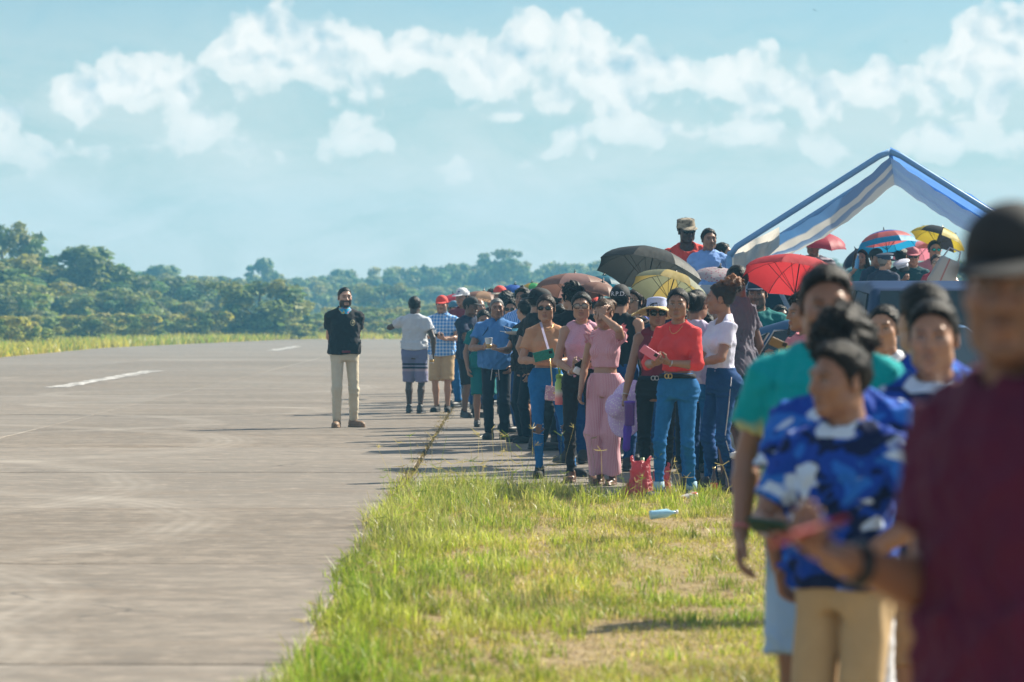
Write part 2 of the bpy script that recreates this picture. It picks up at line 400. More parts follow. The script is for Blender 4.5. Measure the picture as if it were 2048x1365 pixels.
# taller tufts, thick along the runway's edge and where verge meets apron
tx, ty, r_ = sow(3600, 32, y0=13.5)
edge = np.exp(-np.clip(tx - RW_R, 0, 9) / .55) * 1.2 + np.exp(-np.clip(EDGE_Y - ty, 0, 9) / 1.6) * np.exp(-np.clip(tx - .6, 0, 9) / .8) * 1.4 + .22 * np.clip(vnoise(tx * 1.6, ty * .8, 41), 0, 1) + .07
k = r_.random(len(tx)) < edge; tx, ty = tx[k], ty[k]
nb = 42; n = len(tx) * nb
rr = .085 * np.sqrt(r_.random(n)); aa = r_.uniform(0, 6.283, n)
x = np.repeat(tx, nb) + rr * np.cos(aa); y = np.repeat(ty, nb) + rr * np.sin(aa)
hh = np.repeat((r_.uniform(.06, .17, len(tx)) + .13 * np.exp(-np.clip(tx - RW_R, 0, 9) / .8) * np.exp(-np.clip(30.2 - ty, 0, 20) / 3.5)) * np.clip(.7 + .5 * edge[k], .6, 1.25), nb)
P = np.stack([x, y, verge_z(x, y) - .005], 1)
tag(blades('tall_grass', P, hh * r_.uniform(.5, 1.1, n), r_.uniform(.004, .0075, n), r_.uniform(.1, .75, n), grass_tint(n, x, y, r_) * np.array([.82, .98, .75]), M_GRASS, 3), 'taller green tufts along the runway edge of the verge', 'grass', kind='stuff')
# flowering stalks with star-shaped seed heads
r_ = np.random.default_rng(77)
sx_ = np.concatenate([r_.normal(-.25, .38, 60), r_.uniform(-.9, 3.2, 75), r_.uniform(-.98, -.6, 40)]); sy_ = np.concatenate([r_.normal(30.3, .5, 60), r_.uniform(29.8, 30.8, 75), r_.uniform(15, 29, 40)])
SP, SH = [], []
V = []; Fc = []; TT = []
def ribbon(a, b_, w_, col):
    a, b_ = np.array(a), np.array(b_); d = b_ - a; s = np.cross(d, [0.3, 1, .1]); s = s / (np.linalg.norm(s) + 1e-9) * w_ / 2
    i = len(V); V.extend([a - s, a + s, b_ + s * .6, b_ - s * .6]); Fc.append((i, i + 1, i + 2, i + 3)); TT.extend([col] * 4)
for x, y in zip(sx_, np.minimum(sy_, 31.1)):
    h = r_.uniform(.14, .34) + (.22 if (y > 29.5 and r_.random() < .22 and x < .7) else 0); a = r_.uniform(0, 6.28); ln = r_.uniform(.05, .3) * h
    z0 = float(verge_z(np.array([x]), np.array([y]))[0])
    c = (DRY * r_.uniform(.45, .85) if r_.random() < .65 else GREEN * .7)
    p0 = np.array([x, y, z0]); p1 = p0 + [ln * .35 * np.cos(a), ln * .35 * np.sin(a), h * .6]; p2 = p0 + [ln * np.cos(a), ln * np.sin(a), h]
    ribbon(p0, p1, .0032, c); ribbon(p1, p2, .0028, c)
    if r_.random() < .75:
        for q_ in range(r_.integers(3, 6)):
            b_ = r_.uniform(0, 6.28); l2 = r_.uniform(.035, .075)
            ribbon(p2, p2 + [l2 * np.cos(b_), l2 * np.sin(b_), l2 * r_.uniform(-.2, .8)], .0045, c)
me = mesh_np('seed_stalks', V, Fc, M_GRASS, False)
at = me.attributes.new('tint', 'FLOAT_COLOR', 'POINT'); at.data.foreach_set('color', np.concatenate([np.array(TT), np.ones((len(TT), 1))], 1).astype(np.float32).ravel())
tag(obj('seed_stalks', me), 'thin dry grass stalks with star shaped seed heads by the apron', 'grass', kind='stuff')
# grass strip beyond the runway's far left edge and across its far end
r_ = np.random.default_rng(5)
n = 52000
y = 105 + 130 * r_.random(n) ** .8; x = RW_L - .3 - 20 * r_.random(n) ** 1.5
k = r_.random(n) < .3; y[k] = r_.uniform(198.5, 240, k.sum()); x[k] = r_.uniform(-30, 22, k.sum())
# the runway narrows at its end
narrow = RW_L + np.clip(y - 150, 0, 60) * .11
x = np.where(k, x, x + narrow - RW_L)
c = (YEL * .95)[None] * r_.uniform(.8, 1.15, n)[:, None]; gr = (r_.random(n) < .38 + .3 * vnoise(x * .3, y * .12, 3)); c[gr] = GREEN * 1.05
P = np.stack([x, y, np.full(n, -.03)], 1)
tag(blades('far_grass', P, r_.uniform(.15, .55, n), r_.uniform(.03, .07, n), r_.uniform(.1, .9, n), c, M_GRASS, 9), 'yellow green grass strip along the far side of the runway', 'grass', kind='stuff')

# ------------------------------------------------------------------ trees
M_BARK = plain('bark', (.12, .10, .08), .9, .1)
M_LEAF = leafy('tree_leaves', (1, 1, 1), .38, .6)
def tube(V, Fc, pts, rad, seg=6):
    i0 = len(V)
    pts = [Vector(p) for p in pts]
    for i, p in enumerate(pts):
        d = (pts[min(i + 1, len(pts) - 1)] - pts[max(i - 1, 0)]).normalized()
        s = d.cross(Vector((.31, .9, .2))).normalized(); t = d.cross(s)
        for k in range(seg):
            a = 2 * math.pi * k / seg
            V.append(p + (s * math.cos(a) + t * math.sin(a)) * rad[i])
    for i in range(len(pts) - 1):
        for k in range(seg):
            a = i0 + i * seg + k; b_ = i0 + i * seg + (k + 1) % seg
            Fc.append((a, b_, b_ + seg, a + seg))
    Fc.append(tuple(i0 + (len(pts) - 1) * seg + k for k in range(seg)))
    Fc.append(tuple(i0 + k for k in reversed(range(seg))))
def make_tree(seed, h, rx, lobes, leaf, nleaf, tint, low=.12, sparse=0.0, flat=1.0, clear=.0):
    """unit meshes of one tree: trunk with limbs, crown of leaf faces gathered on lobes"""
    r_ = np.random.default_rng(seed)
    C = []; Rr = []
    for i in range(lobes):
        t = r_.random(); z = h * (low + clear + (1 - low - clear) * (t ** .8)) * .93
        prof = math.sin(math.pi * min(1, .22 + .78 * (1 - t) ** .8 + .05)) * .6 + .45
        a = r_.uniform(0, 6.283); rad = rx * prof * math.sqrt(r_.random()) * .95
        C.append((rad * math.cos(a), rad * math.sin(a), z)); Rr.append(rx * r_.uniform(.24, .46) * (1 - .35 * t))
    C = np.array(C); Rr = np.array(Rr)
    C[0] = (0, 0, h - Rr[0] * flat)
    w_ = Rr ** 2; idx = r_.choice(lobes, nleaf, p=w_ / w_.sum())
    d = r_.normal(0, 1, (nleaf, 3)); d /= np.linalg.norm(d, axis=1)[:, None]
    d[:, 2] = np.where(r_.random(nleaf) < .6, np.abs(d[:, 2]), d[:, 2])
    rr = (.72 + .33 * r_.random(nleaf)) * (1 + .16 * np.sin(d[:, 0] * 5 + idx) * np.sin(d[:, 1] * 6 + idx * 2) * np.sin(d[:, 2] * 5))
    inner = r_.random(nleaf) < .2; rr[inner] *= r_.uniform(.3, .9, inner.sum())
    P = C[idx] + d * (Rr[idx] * rr)[:, None] * np.array([1, 1, flat * .85])
    P[:, 2] = np.maximum(P[:, 2], .15 * r_.random(nleaf))
    nrm = d * .9 + r_.normal(0, .55, (nleaf, 3)); nrm[:, 2] += .6; nrm /= np.linalg.norm(nrm, axis=1)[:, None]
    s = np.cross(nrm, r_.normal(0, 1, (nleaf, 3))); s /= np.linalg.norm(s, axis=1)[:, None]; t = np.cross(nrm, s)
    L = leaf * r_.uniform(.6, 1.3, nleaf); s *= (L * .5)[:, None]; t *= (L * .85)[:, None]
    V = np.stack([P - t, P + s, P + t, P - s], 1).reshape(-1, 3)
    Q = (np.arange(nleaf) * 4)[:, None] + np.arange(4)
    crown = mesh_np('crown', V, Q, M_LEAF, False)
    at = crown.attributes.new('tint', 'FLOAT_COLOR', 'POINT')
    base = np.array(tint)[None] * (r_.uniform(.72, 1.3, lobes)[idx] * r_.uniform(.7, 1.3, nleaf))[:, None]
    base[:, 0] *= r_.uniform(.8, 1.35, lobes)[idx]
    c = np.ones((nleaf, 4, 4), np.float32); c[:, :, :3] = base[:, None]
    at.data.foreach_set('color', c.ravel())
    V, Fc = [], []
    tube(V, Fc, [(0, 0, -.1), (.05, .02, h * .3), (-.04, .05, h * .6), (0, 0, h * .88)], [h * .028, h * .022, h * .014, h * .004])
    for i in range(min(lobes, 9)):
        c_ = C[i]; z0 = max(h * .15, c_[2] * .55)
        tube(V, Fc, [(0, .02, z0), (c_[0] * .5, c_[1] * .5, (z0 + c_[2]) * .52), tuple(c_)], [h * .012, h * .008, h * .003], 5)
    return mesh_np('trunk', V, Fc, M_BARK), crown
OL = (.215, .255, .07); DG = (.15, .205, .07); LG = (.31, .33, .065)
TREES = [make_tree(1, 5.2, 2.5, 26, .26, 3600, DG), make_tree(2, 4.6, 2.7, 24, .25, 3600, OL, low=.06), make_tree(3, 6.5, 2.4, 26, .27, 3600, DG),
         make_tree(4, 3.0, 2.0, 18, .20, 2600, LG, low=.04), make_tree(5, 5.6, 3.0, 30, .27, 4200, OL), make_tree(6, 1.5, 1.5, 14, .16, 1800, LG, low=.02),
         make_tree(7, 6.2, 1.7, 18, .24, 2300, DG, clear=.12), make_tree(8, 6.0, 2.8, 20, .24, 2000, DG, clear=.52, flat=.5)]
def tree(k, x, y, s=1.0, sx=1.0, rz=0.0, label=None, group=None, name='forest_tree', cat='tree'):
    o = empty(name, (x, y, -.05), rz); o.scale = (s * sx, s * sx, s)
    obj('trunk', TREES[k][0], o); obj('crown', TREES[k][1], o)
    return tag(o, label, cat, group)
r_ = np.random.default_rng(99)
GT = 'trees of the forest edge'
def line(px0, px1, ytop0, ytop1, d0, d1, n, kinds, label, jit=.16, name='forest_tree'):
    """n trees whose tops run along a line of the photograph, at depths d0..d1"""
    for i in range(n):
        t = (i + r_.uniform(-.3, .3)) / max(1, n - 1); d = d0 + (d1 - d0) * t + r_.uniform(-9, 9)
        xx = px(px0 + (px1 - px0) * t, d); zt = pz(ytop0 + (ytop1 - ytop0) * t, d) * r_.uniform(1 - jit, 1 + jit * .45)
        k = kinds[int(r_.integers(len(kinds)))]
        hh = (5.2, 4.6, 6.5, 3.0, 5.6, 1.5, 6.2, 6.0)[k]
        lab = label
        if callable(label): lab = label(px0 + (px1 - px0) * t)
        tree(k, xx, d, zt / hh, r_.uniform(.85, 1.15) * max(.75, min(1.5, 1.15 * hh / zt)), r_.uniform(0, 6.28), lab, GT, name)
def FAR(x):
    for lim, t in ((420, 'hazy tree of the far ridge seen over the left wood'), (560, 'hazy tree of the far ridge right of the left wood'), (680, 'hazy tree of the far ridge left of the man in black'), (770, 'hazy tree of the far ridge between the man in black and the walker'), (880, 'hazy tree of the far ridge above the walking man'), (990, 'hazy tree of the far ridge above the red and white caps'), (1100, 'hazy tree of the far ridge above the stout man'), (1210, 'hazy tree of the far ridge above the rose brown umbrella'), (1420, 'hazy tree of the far ridge beside the dark grey umbrella'), (1700, 'hazy far tree seen under the left half of the tent')):
        if x < lim: return t
    return 'hazy far tree seen under the right half of the tent'
line(420, 1300, 548, 522, 400, 440, 30, (0, 1, 4, 2), FAR)
line(400, 1300, 575, 560, 370, 390, 24, (0, 1, 4), FAR)
line(1250, 2100, 527, 515, 430, 470, 22, (0, 1, 4), FAR, .1)
line(180, 480, 535, 560, 330, 350, 9, (0, 1, 4), FAR)
def MID(x):
    for lim, t in ((60, 'olive green tree at the far left edge of the wood'), (140, 'olive green tree just left of the wood\'s peak'), (230, 'olive green tree around the peak of the left wood'), (320, 'olive green tree on the slope right of the wood\'s peak'), (420, 'olive green tree near the dip of the left wood'), (500, 'olive green tree at the low right end of the wood')):
        if x < lim: return t
    return 'olive green tree behind the rounded pale green one'
line(-60, 420, 512, 560, 205, 250, 13, (0, 1, 4), MID)
line(-60, 330, 560, 590, 190, 222, 11, (1, 4, 0), MID)
line(30, 560, 625, 625, 176, 205, 14, (1, 3, 4), MID)
def BUSH(x):
    for lim, t in ((500, 'low sunlit bush at the foot of the left wood'), (630, 'low sunlit bush between the wood and the man in black'), (700, 'low sunlit bush behind the man in black'), (800, 'low sunlit bush between the man in black and the walker'), (900, 'low sunlit bush behind the walking man')):
        if x < lim: return t
    return 'low sunlit bush behind the first caps of the crowd'
line(-40, 140, 632, 662, 150, 172, 10, (3, 5), lambda x: 'bright leafy bush at the far left end of the grass strip' if x < 50 else 'bright leafy bush sloping down to the grass strip at left', name='bush')
line(400, 900, 640, 640, 202, 212, 16, (3, 3, 5), BUSH, .2, 'bush')
line(620, 1120, 612, 600, 225, 250, 16, (3, 1), BUSH, .2, 'bush')
for (k, x, y, d, sx, lab) in ((4, 5, 446, 230, .9, 'tallest tree rising above the wood at the left edge of the picture'),
                              (2, 180, 492, 222, 1.25, 'tall pointed tree at the peak of the wood on the left'),
                              (4, 520, 558, 196, 1.15, 'rounded pale green tree standing forward at the right end of the wood'),
                              (2, 530, 516, 400, .8, 'slender dark tree poking above the ridge left of the man in black'),
                              (7, 1008, 496, 405, 1.0, 'flat topped sparse tree standing above the ridge behind the crowd'),
                              (2, 330, 530, 360, 1.3, 'dark dense tree crown in the dip between the two woods'),
                              (4, 770, 566, 300, 1.1, 'broad hazy tree behind the walking man')):
    hh = (5.2, 4.6, 6.5, 3.0, 5.6, 1.5, 6.2, 6.0)[k]; zt = pz(y, d)
    tree(k, px(x, d), d, zt / hh, sx * min(1.4, hh / zt * 1.15), .7, lab)

# ------------------------------------------------------------------ haze: one closed box of pale even air
hz = bpy.data.meshes.new('haze'); bm = bmesh.new(); bmesh.ops.create_cube(bm, size=1); bm.to_mesh(hz); bm.free()
hm = bpy.data.materials.new('haze_air'); hm.use_nodes = True; hn = NT(hm.node_tree); hn.n.clear()
ho = hn.n.new('ShaderNodeOutputMaterial')
pv = hn.node('ShaderNodeVolumePrincipled', {'Color': (.24, .68, 1.0), 'Density': .00105, 'Anisotropy': .0})
hn.l.new(pv.outputs[0], ho.inputs['Volume']); hz.materials.append(hm)
HAZE = obj('haze', hz); HAZE.location = (0, 200, 7.0); HAZE.scale = (700, 620, 17.0)
tag(HAZE, 'pale blue haze in the air over the whole field', 'haze', kind='stuff')

# ------------------------------------------------------------------ distance-field modelling (numpy) -> one continuous surface
class Field:
    """signed distances on a grid; shapes are blended in where they reach, then turned into a quad mesh by surface nets"""
    def __init__(self, lo, hi, h):
        self.lo = np.array(lo, np.float32); self.h = h
        n = np.ceil((np.array(hi) - self.lo) / h).astype(int) + 1
        self.ax = [(self.lo[i] + h * np.arange(n[i])).astype(np.float32) for i in range(3)]
        self.f = np.full(n, .08, np.float32)
    def box(self, lo, hi):
        s = []
        for i in range(3):
            a = np.searchsorted(self.ax[i], lo[i]); b = np.searchsorted(self.ax[i], hi[i], 'right')
            if b <= a: return None
            s.append(slice(a, b))
        return tuple(s)
    def grid(self, s):
        return (self.ax[0][s[0]][:, None, None], self.ax[1][s[1]][None, :, None], self.ax[2][s[2]][None, None, :])
    def add(self, lo, hi, fn, k=.02, sub=False):
        m = .05
        s = self.box([a - m for a in lo], [a + m for a in hi])
        if s is None: return
        d = fn(*self.grid(s)); a = self.f[s]
        if sub: a, d = -a, d
        if k > 0:
            h = np.clip(.5 + .5 * (d - a) / k, 0, 1)
            r = d * (1 - h) + a * h - k * h * (1 - h)
        else: r = np.minimum(a, d)
        self.f[s] = -r if sub else r
    def cone(self, a, b, ra, rb, k=.02, flat=False, sub=False, sq=None):
        """tapered limb from a to b; flat: cut square at both ends; sq=(axis, factor): flattened along axis"""
        a = np.asarray(a, np.float32); b = np.asarray(b, np.float32); ab = b - a; L2 = float(ab @ ab) + 1e-9; L = math.sqrt(L2); r = max(ra, rb)
        def fn(X, Y, Z):
            x, y, z = X - a[0], Y - a[1], Z - a[2]
            t0 = (x * ab[0] + y * ab[1] + z * ab[2]) / L2; t = np.clip(t0, 0, 1)
            qx, qy, qz = x - t * ab[0], y - t * ab[1], z - t * ab[2]
            if sq is not None:
                ax, fac = sq; p = (qx * ax[0] + qy * ax[1] + qz * ax[2]) * (1 / fac - 1)
                qx, qy, qz = qx + p * ax[0], qy + p * ax[1], qz + p * ax[2]
            d = np.sqrt(qx * qx + qy * qy + qz * qz) - (ra + (rb - ra) * t)
            if flat: d = np.maximum(d, np.maximum((t0 - 1) * L, -t0 * L))
            return d
        self.add(np.minimum(a, b) - r, np.maximum(a, b) + r, fn, k, sub)
    def ell(self, c, r, k=.02, rot=None, sub=False):
        c = np.asarray(c, np.float32); r = np.asarray(r, np.float32); R_ = None if rot is None else np.array(rot, np.float32)
        def fn(X, Y, Z):
            x, y, z = X - c[0], Y - c[1], Z - c[2]
            if R_ is not None:
                x, y, z = (R_[0, 0] * x + R_[1, 0] * y + R_[2, 0] * z, R_[0, 1] * x + R_[1, 1] * y + R_[2, 1] * z, R_[0, 2] * x + R_[1, 2] * y + R_[2, 2] * z)
            k0 = np.sqrt((x / r[0]) ** 2 + (y / r[1]) ** 2 + (z / r[2]) ** 2); k1 = np.sqrt((x / r[0] ** 2) ** 2 + (y / r[1] ** 2) ** 2 + (z / r[2] ** 2) ** 2)
            return k0 * (k0 - 1) / (k1 + 1e-6)
        m = float(r.max()) if R_ is not None else r
        self.add(c - m, c + m, fn, k, sub)
    def loft(self, prof, grow=0.0, z0=None, z1=None, k=.02, yoff=0.0):
        """trunk: rows (z, half width, half depth, y of the axis)"""
        P = np.array(prof, np.float32); z0 = P[0, 0] if z0 is None else z0; z1 = P[-1, 0] if z1 is None else z1
        A = float(P[:, 1].max()) + grow; B = float(P[:, 2].max()) + grow + .03
        def fn(X, Y, Z):
            zz = Z[0, 0]; a = np.interp(zz, P[:, 0], P[:, 1]) + grow; b = np.interp(zz, P[:, 0], P[:, 2]) + grow; yc = np.interp(zz, P[:, 0], P[:, 3]) + yoff
            a, b, yc = (v_.astype(np.float32)[None, None, :] for v_ in (a, b, yc))
            x = np.abs(X / a); y = np.abs((Y - yc) / b)
            d = ((x ** 2.2 + y ** 2.2) ** (1 / 2.2) - 1) * np.minimum(a, b)
            return np.maximum(d, np.maximum(Z - z1, z0 - Z))
        self.add((-A, -B, z0), (A, B, z1), fn, k)
    def below(self, zf, k=.004):
        """cut away what is under zf(X,Y)"""
        X, Y, Z = self.grid((slice(None),) * 3)
        self.f = np.maximum(self.f, zf(X, Y) - Z)
    def above(self, zf):
        X, Y, Z = self.grid((slice(None),) * 3)
        self.f = np.maximum(self.f, Z - zf(X, Y))
    def ripple(self, amp, scale, seed=0, aniso=(1, 1, 1), fn=None, ridge=False):
        X, Y, Z = self.grid((slice(None),) * 3); r_ = np.random.default_rng(seed); s = 0
        for i in range(4):
            v_ = r_.normal(0, 1, 3) * np.array(aniso); v_ *= scale * (1.0 + .45 * i) / np.linalg.norm(v_); ph = r_.uniform(0, 6.28, 2); u_ = np.cross(v_, r_.normal(0, 1, 3)) * .6
            u_ = u_ / (np.linalg.norm(u_) + 1e-6) * scale * .6
            w_ = np.sin(v_[0] * X + v_[1] * Y + v_[2] * Z + ph[0] + 1.1 * np.sin(u_[0] * X + u_[1] * Y + u_[2] * Z + ph[1]))
            if ridge: w_ = (1 - np.abs(w_)) ** 2 * -1.6 + .5
            s = s + w_ / (1 + .3 * i)
        a = amp if fn is None else amp * fn(X, Y, Z)
        self.f = self.f + (a * s * .5).astype(np.float32)
    def mesh(self):
        f = self.f; ng = f < 0
        nx, ny, nz = f.shape
        c = np.zeros((nx - 1, ny - 1, nz - 1), np.uint8)
        offs = [(i, j, k) for i in (0, 1) for j in (0, 1) for k in (0, 1)]
        for (i, j, k) in offs: c += ng[i:nx - 1 + i, j:ny - 1 + j, k:nz - 1 + k]
        I, J, K = np.nonzero((c > 0) & (c < 8))
        if len(I) == 0: return np.zeros((0, 3), np.float32), np.zeros((0, 4), np.int32)
        idx = np.full(c.shape, -1, np.int32); idx[I, J, K] = np.arange(len(I))
        val = {o: f[I + o[0], J + o[1], K + o[2]] for o in offs}
        acc = np.zeros((len(I), 3), np.float32); cnt = np.zeros(len(I), np.float32)
        for o in offs:
            for a in range(3):
                if o[a] == 0:
                    p = list(o); p[a] = 1; va, vb = val[o], val[tuple(p)]; m = (va < 0) != (vb < 0)
                    t = np.where(m, va / np.where(m, va - vb, 1), 0)
                    for b in range(3): acc[:, b] += m * (t if b == a else o[b])
                    cnt += m
        V = (np.stack([I, J, K], 1) + acc / cnt[:, None]) * self.h + self.lo
        Q = []
        for a in range(3):
            b, d = (a + 1) % 3, (a + 2) % 3
            s0 = [slice(None)] * 3; s1 = [slice(None)] * 3; s0[a] = slice(0, -1); s1[a] = slice(1, None)
            A, B = ng[tuple(s0)], ng[tuple(s1)]
            E = np.argwhere(A != B)
            E = E[(E[:, b] > 0) & (E[:, d] > 0) & (E[:, b] < f.shape[b] - 1) & (E[:, d] < f.shape[d] - 1)]
            if len(E) == 0: continue
            def cell(db, dd):
                e = E.copy(); e[:, b] += db; e[:, d] += dd; return idx[e[:, 0], e[:, 1], e[:, 2]]
            q = np.stack([cell(-1, -1), cell(0, -1), cell(0, 0), cell(-1, 0)], 1)
            flip = ~A[E[:, 0], E[:, 1], E[:, 2]]; q[flip] = q[flip][:, ::-1]
            Q.append(q)
        return V.astype(np.float32), np.concatenate(Q).astype(np.int32)
def relax(V, Q, n=1, lam=.5):
    for _ in range(n):
        acc = np.zeros_like(V); cnt = np.zeros(len(V), np.float32)
        for i in range(4):
            a, b = Q[:, i], Q[:, (i + 1) % 4]
            for k in range(3):
                acc[:, k] += np.bincount(a, V[b, k], len(V)) + np.bincount(b, V[a, k], len(V))
            cnt += np.bincount(a, minlength=len(V)) + np.bincount(b, minlength=len(V))
        V = V + lam * (acc / np.maximum(cnt, 1)[:, None] - V)
    return V.astype(np.float32)
def sm(e0, e1, x):
    t = np.clip((x - e0) / (e1 - e0), 0, 1); return t * t * (3 - 2 * t)

# ------------------------------------------------------------------ heads: face towards -Y, chin at z -.115, crown at +.115
HEADS = {}
def head_mesh(sex, h):
    key = (sex, h)
    if key in HEADS: return HEADS[key]
    F = Field((-.105, -.14, -.25), (.105, .13, .13), h)
    fm = sex == 'f'
    F.ell((0, .014, .030), (.0745, .096, .085), .02)
    F.ell((0, -.030, -.034), (.058 if fm else .0615, .062, .082), .035)
    F.ell((0, -.066, -.094), (.022 if fm else .028, .022, .020), .03)
    for s in (-1, 1):
        F.ell((s * .041, -.060, -.020), (.024, .024, .024), .025)
        F.ell((s * .050, -.022, -.070), (.018, .03, .026) if not fm else (.013, .028, .024), .03)
    F.cone((-.034, -.080, .027), (.034, -.080, .027), .012 if fm else .015, .012 if fm else .015, .018)
    for s in (-1, 1): F.ell((s * .032, -.101, .004), (.020, .016, .0125), .014, sub=True)
    for s in (-1, 1): F.ell((s * .0315, -.0735, .003), (.0155, .0145, .0125), .004)
    F.cone((0, -.090, .016), (0, -.110, -.026), .0075, .0115 if fm else .0135, .012)
    for s in (-1, 1): F.ell((s * .0135, -.0985, -.029), (.0095, .010, .008), .008)
    F.ell((0, -.0885, -.0555), (.023, .0125, .0068), .006); F.ell((0, -.0870, -.0675), (.020, .0125, .0078), .006)
    F.cone((-.02, -.1005, -.0610), (.02, -.1005, -.0610), .0025, .0025, .004, sub=True)
    F.ell((0, -.089, -.080), (.018, .006, .005), .01, sub=True)
    for s in (-1, 1):
        F.ell((s * .0775, .010, -.004), (.0085, .020, .031), .006, rot=Matrix.Rotation(s * .35, 3, 'Z'))
        F.ell((s * .088, .004, .0), (.007, .011, .018), .005, sub=True)
    nr = .047 if fm else .056
    F.cone((0, .026, -.05), (0, .036, -.135), nr, nr * 1.02, .03); F.cone((0, .036, -.135), (0, .042, -.24), nr * 1.02, nr * 1.35, .02)
    V, Q = F.mesh(); V = relax(V, Q, 1, .35)
    x, y, z = V[:, 0], V[:, 1], V[:, 2]; ax = np.abs(x); front = y < -.05
    feat = np.zeros((len(V), 4), np.float32)
    def paint_(mask, col):
        m = np.clip(mask, 0, 1)[:, None]; feat[:, :3] = feat[:, :3] * (1 - m) + np.array(col) * m; feat[:, 3:] = np.maximum(feat[:, 3:], m)
    e = .004 + h * .3
    lip = (1 - sm(.020, .020 + e, ax)) * (1 - sm(.0115, .0115 + e, np.abs(z + .0615) * (1 + ax * 14))) * front
    paint_(lip * (.75 if fm else .5), (.30, .075, .07) if fm else (.16, .065, .05))
    eye = ((ax - .0315) / .0155) ** 2 + ((z - .003) / .0072) ** 2
    paint_((1 - sm(.8, 1.5, eye)) * front, (.55, .52, .48))
    lash = (1 - sm(.0155, .0155 + e, np.abs(ax - .0315))) * (1 - sm(.0022, .0022 + e, np.abs(z - .0105 + 22 * (ax - .0315) ** 2))) * front
    paint_(lash * .9, (.012, .009, .008))
    iris = np.sqrt((ax - .0315) ** 2 + (z - .0035) ** 2); paint_((1 - sm(.0055, .0055 + e, iris)) * front, (.012, .008, .006))
    arch = .0245 + .004 * np.clip((ax - .012) / .03, 0, 1) - 8 * np.clip(ax - .036, 0, 1) ** 2 * 3
    brow = (1 - sm(.0028 if fm else .0042, (.0028 if fm else .0042) + e, np.abs(z - arch))) * sm(.008, .014, ax) * (1 - sm(.047, .055, ax)) * front
    paint_(brow * .9, (.018, .013, .010))
    nos = (1 - sm(.003, .003 + e, np.sqrt((ax - .008) ** 2 + (z + .035) ** 2))) * (y < -.095); paint_(nos * .7, (.04, .02, .015))
    jaw = sm(-.035, -.050, z + .35 * np.clip(y + .02, -.04, .06)) * (1 - lip) * (y < .012) * (z > -.13)
    must = (1 - sm(.008, .013, np.abs(z + .045))) * (ax < .03) * front
    beard = np.clip(np.maximum(jaw * sm(.07, .05, np.where((ax < .026) & (z > -.085) & (z < -.03), .09, 0.0)), must), 0, 1)
    HEADS[key] = (V, Q, feat, beard.astype(np.float32)); return HEADS[key]
HAIRS = {}
HLINE = [(-.13, .094), (-.080, .088), (-.062, .074), (-.048, .050), (-.030, .030), (-.020, .010), (-.008, -.020), (.004, -.022), (.010, .028), (.026, .028), (.032, -.015), (.055, -.055), (.13, -.075)]
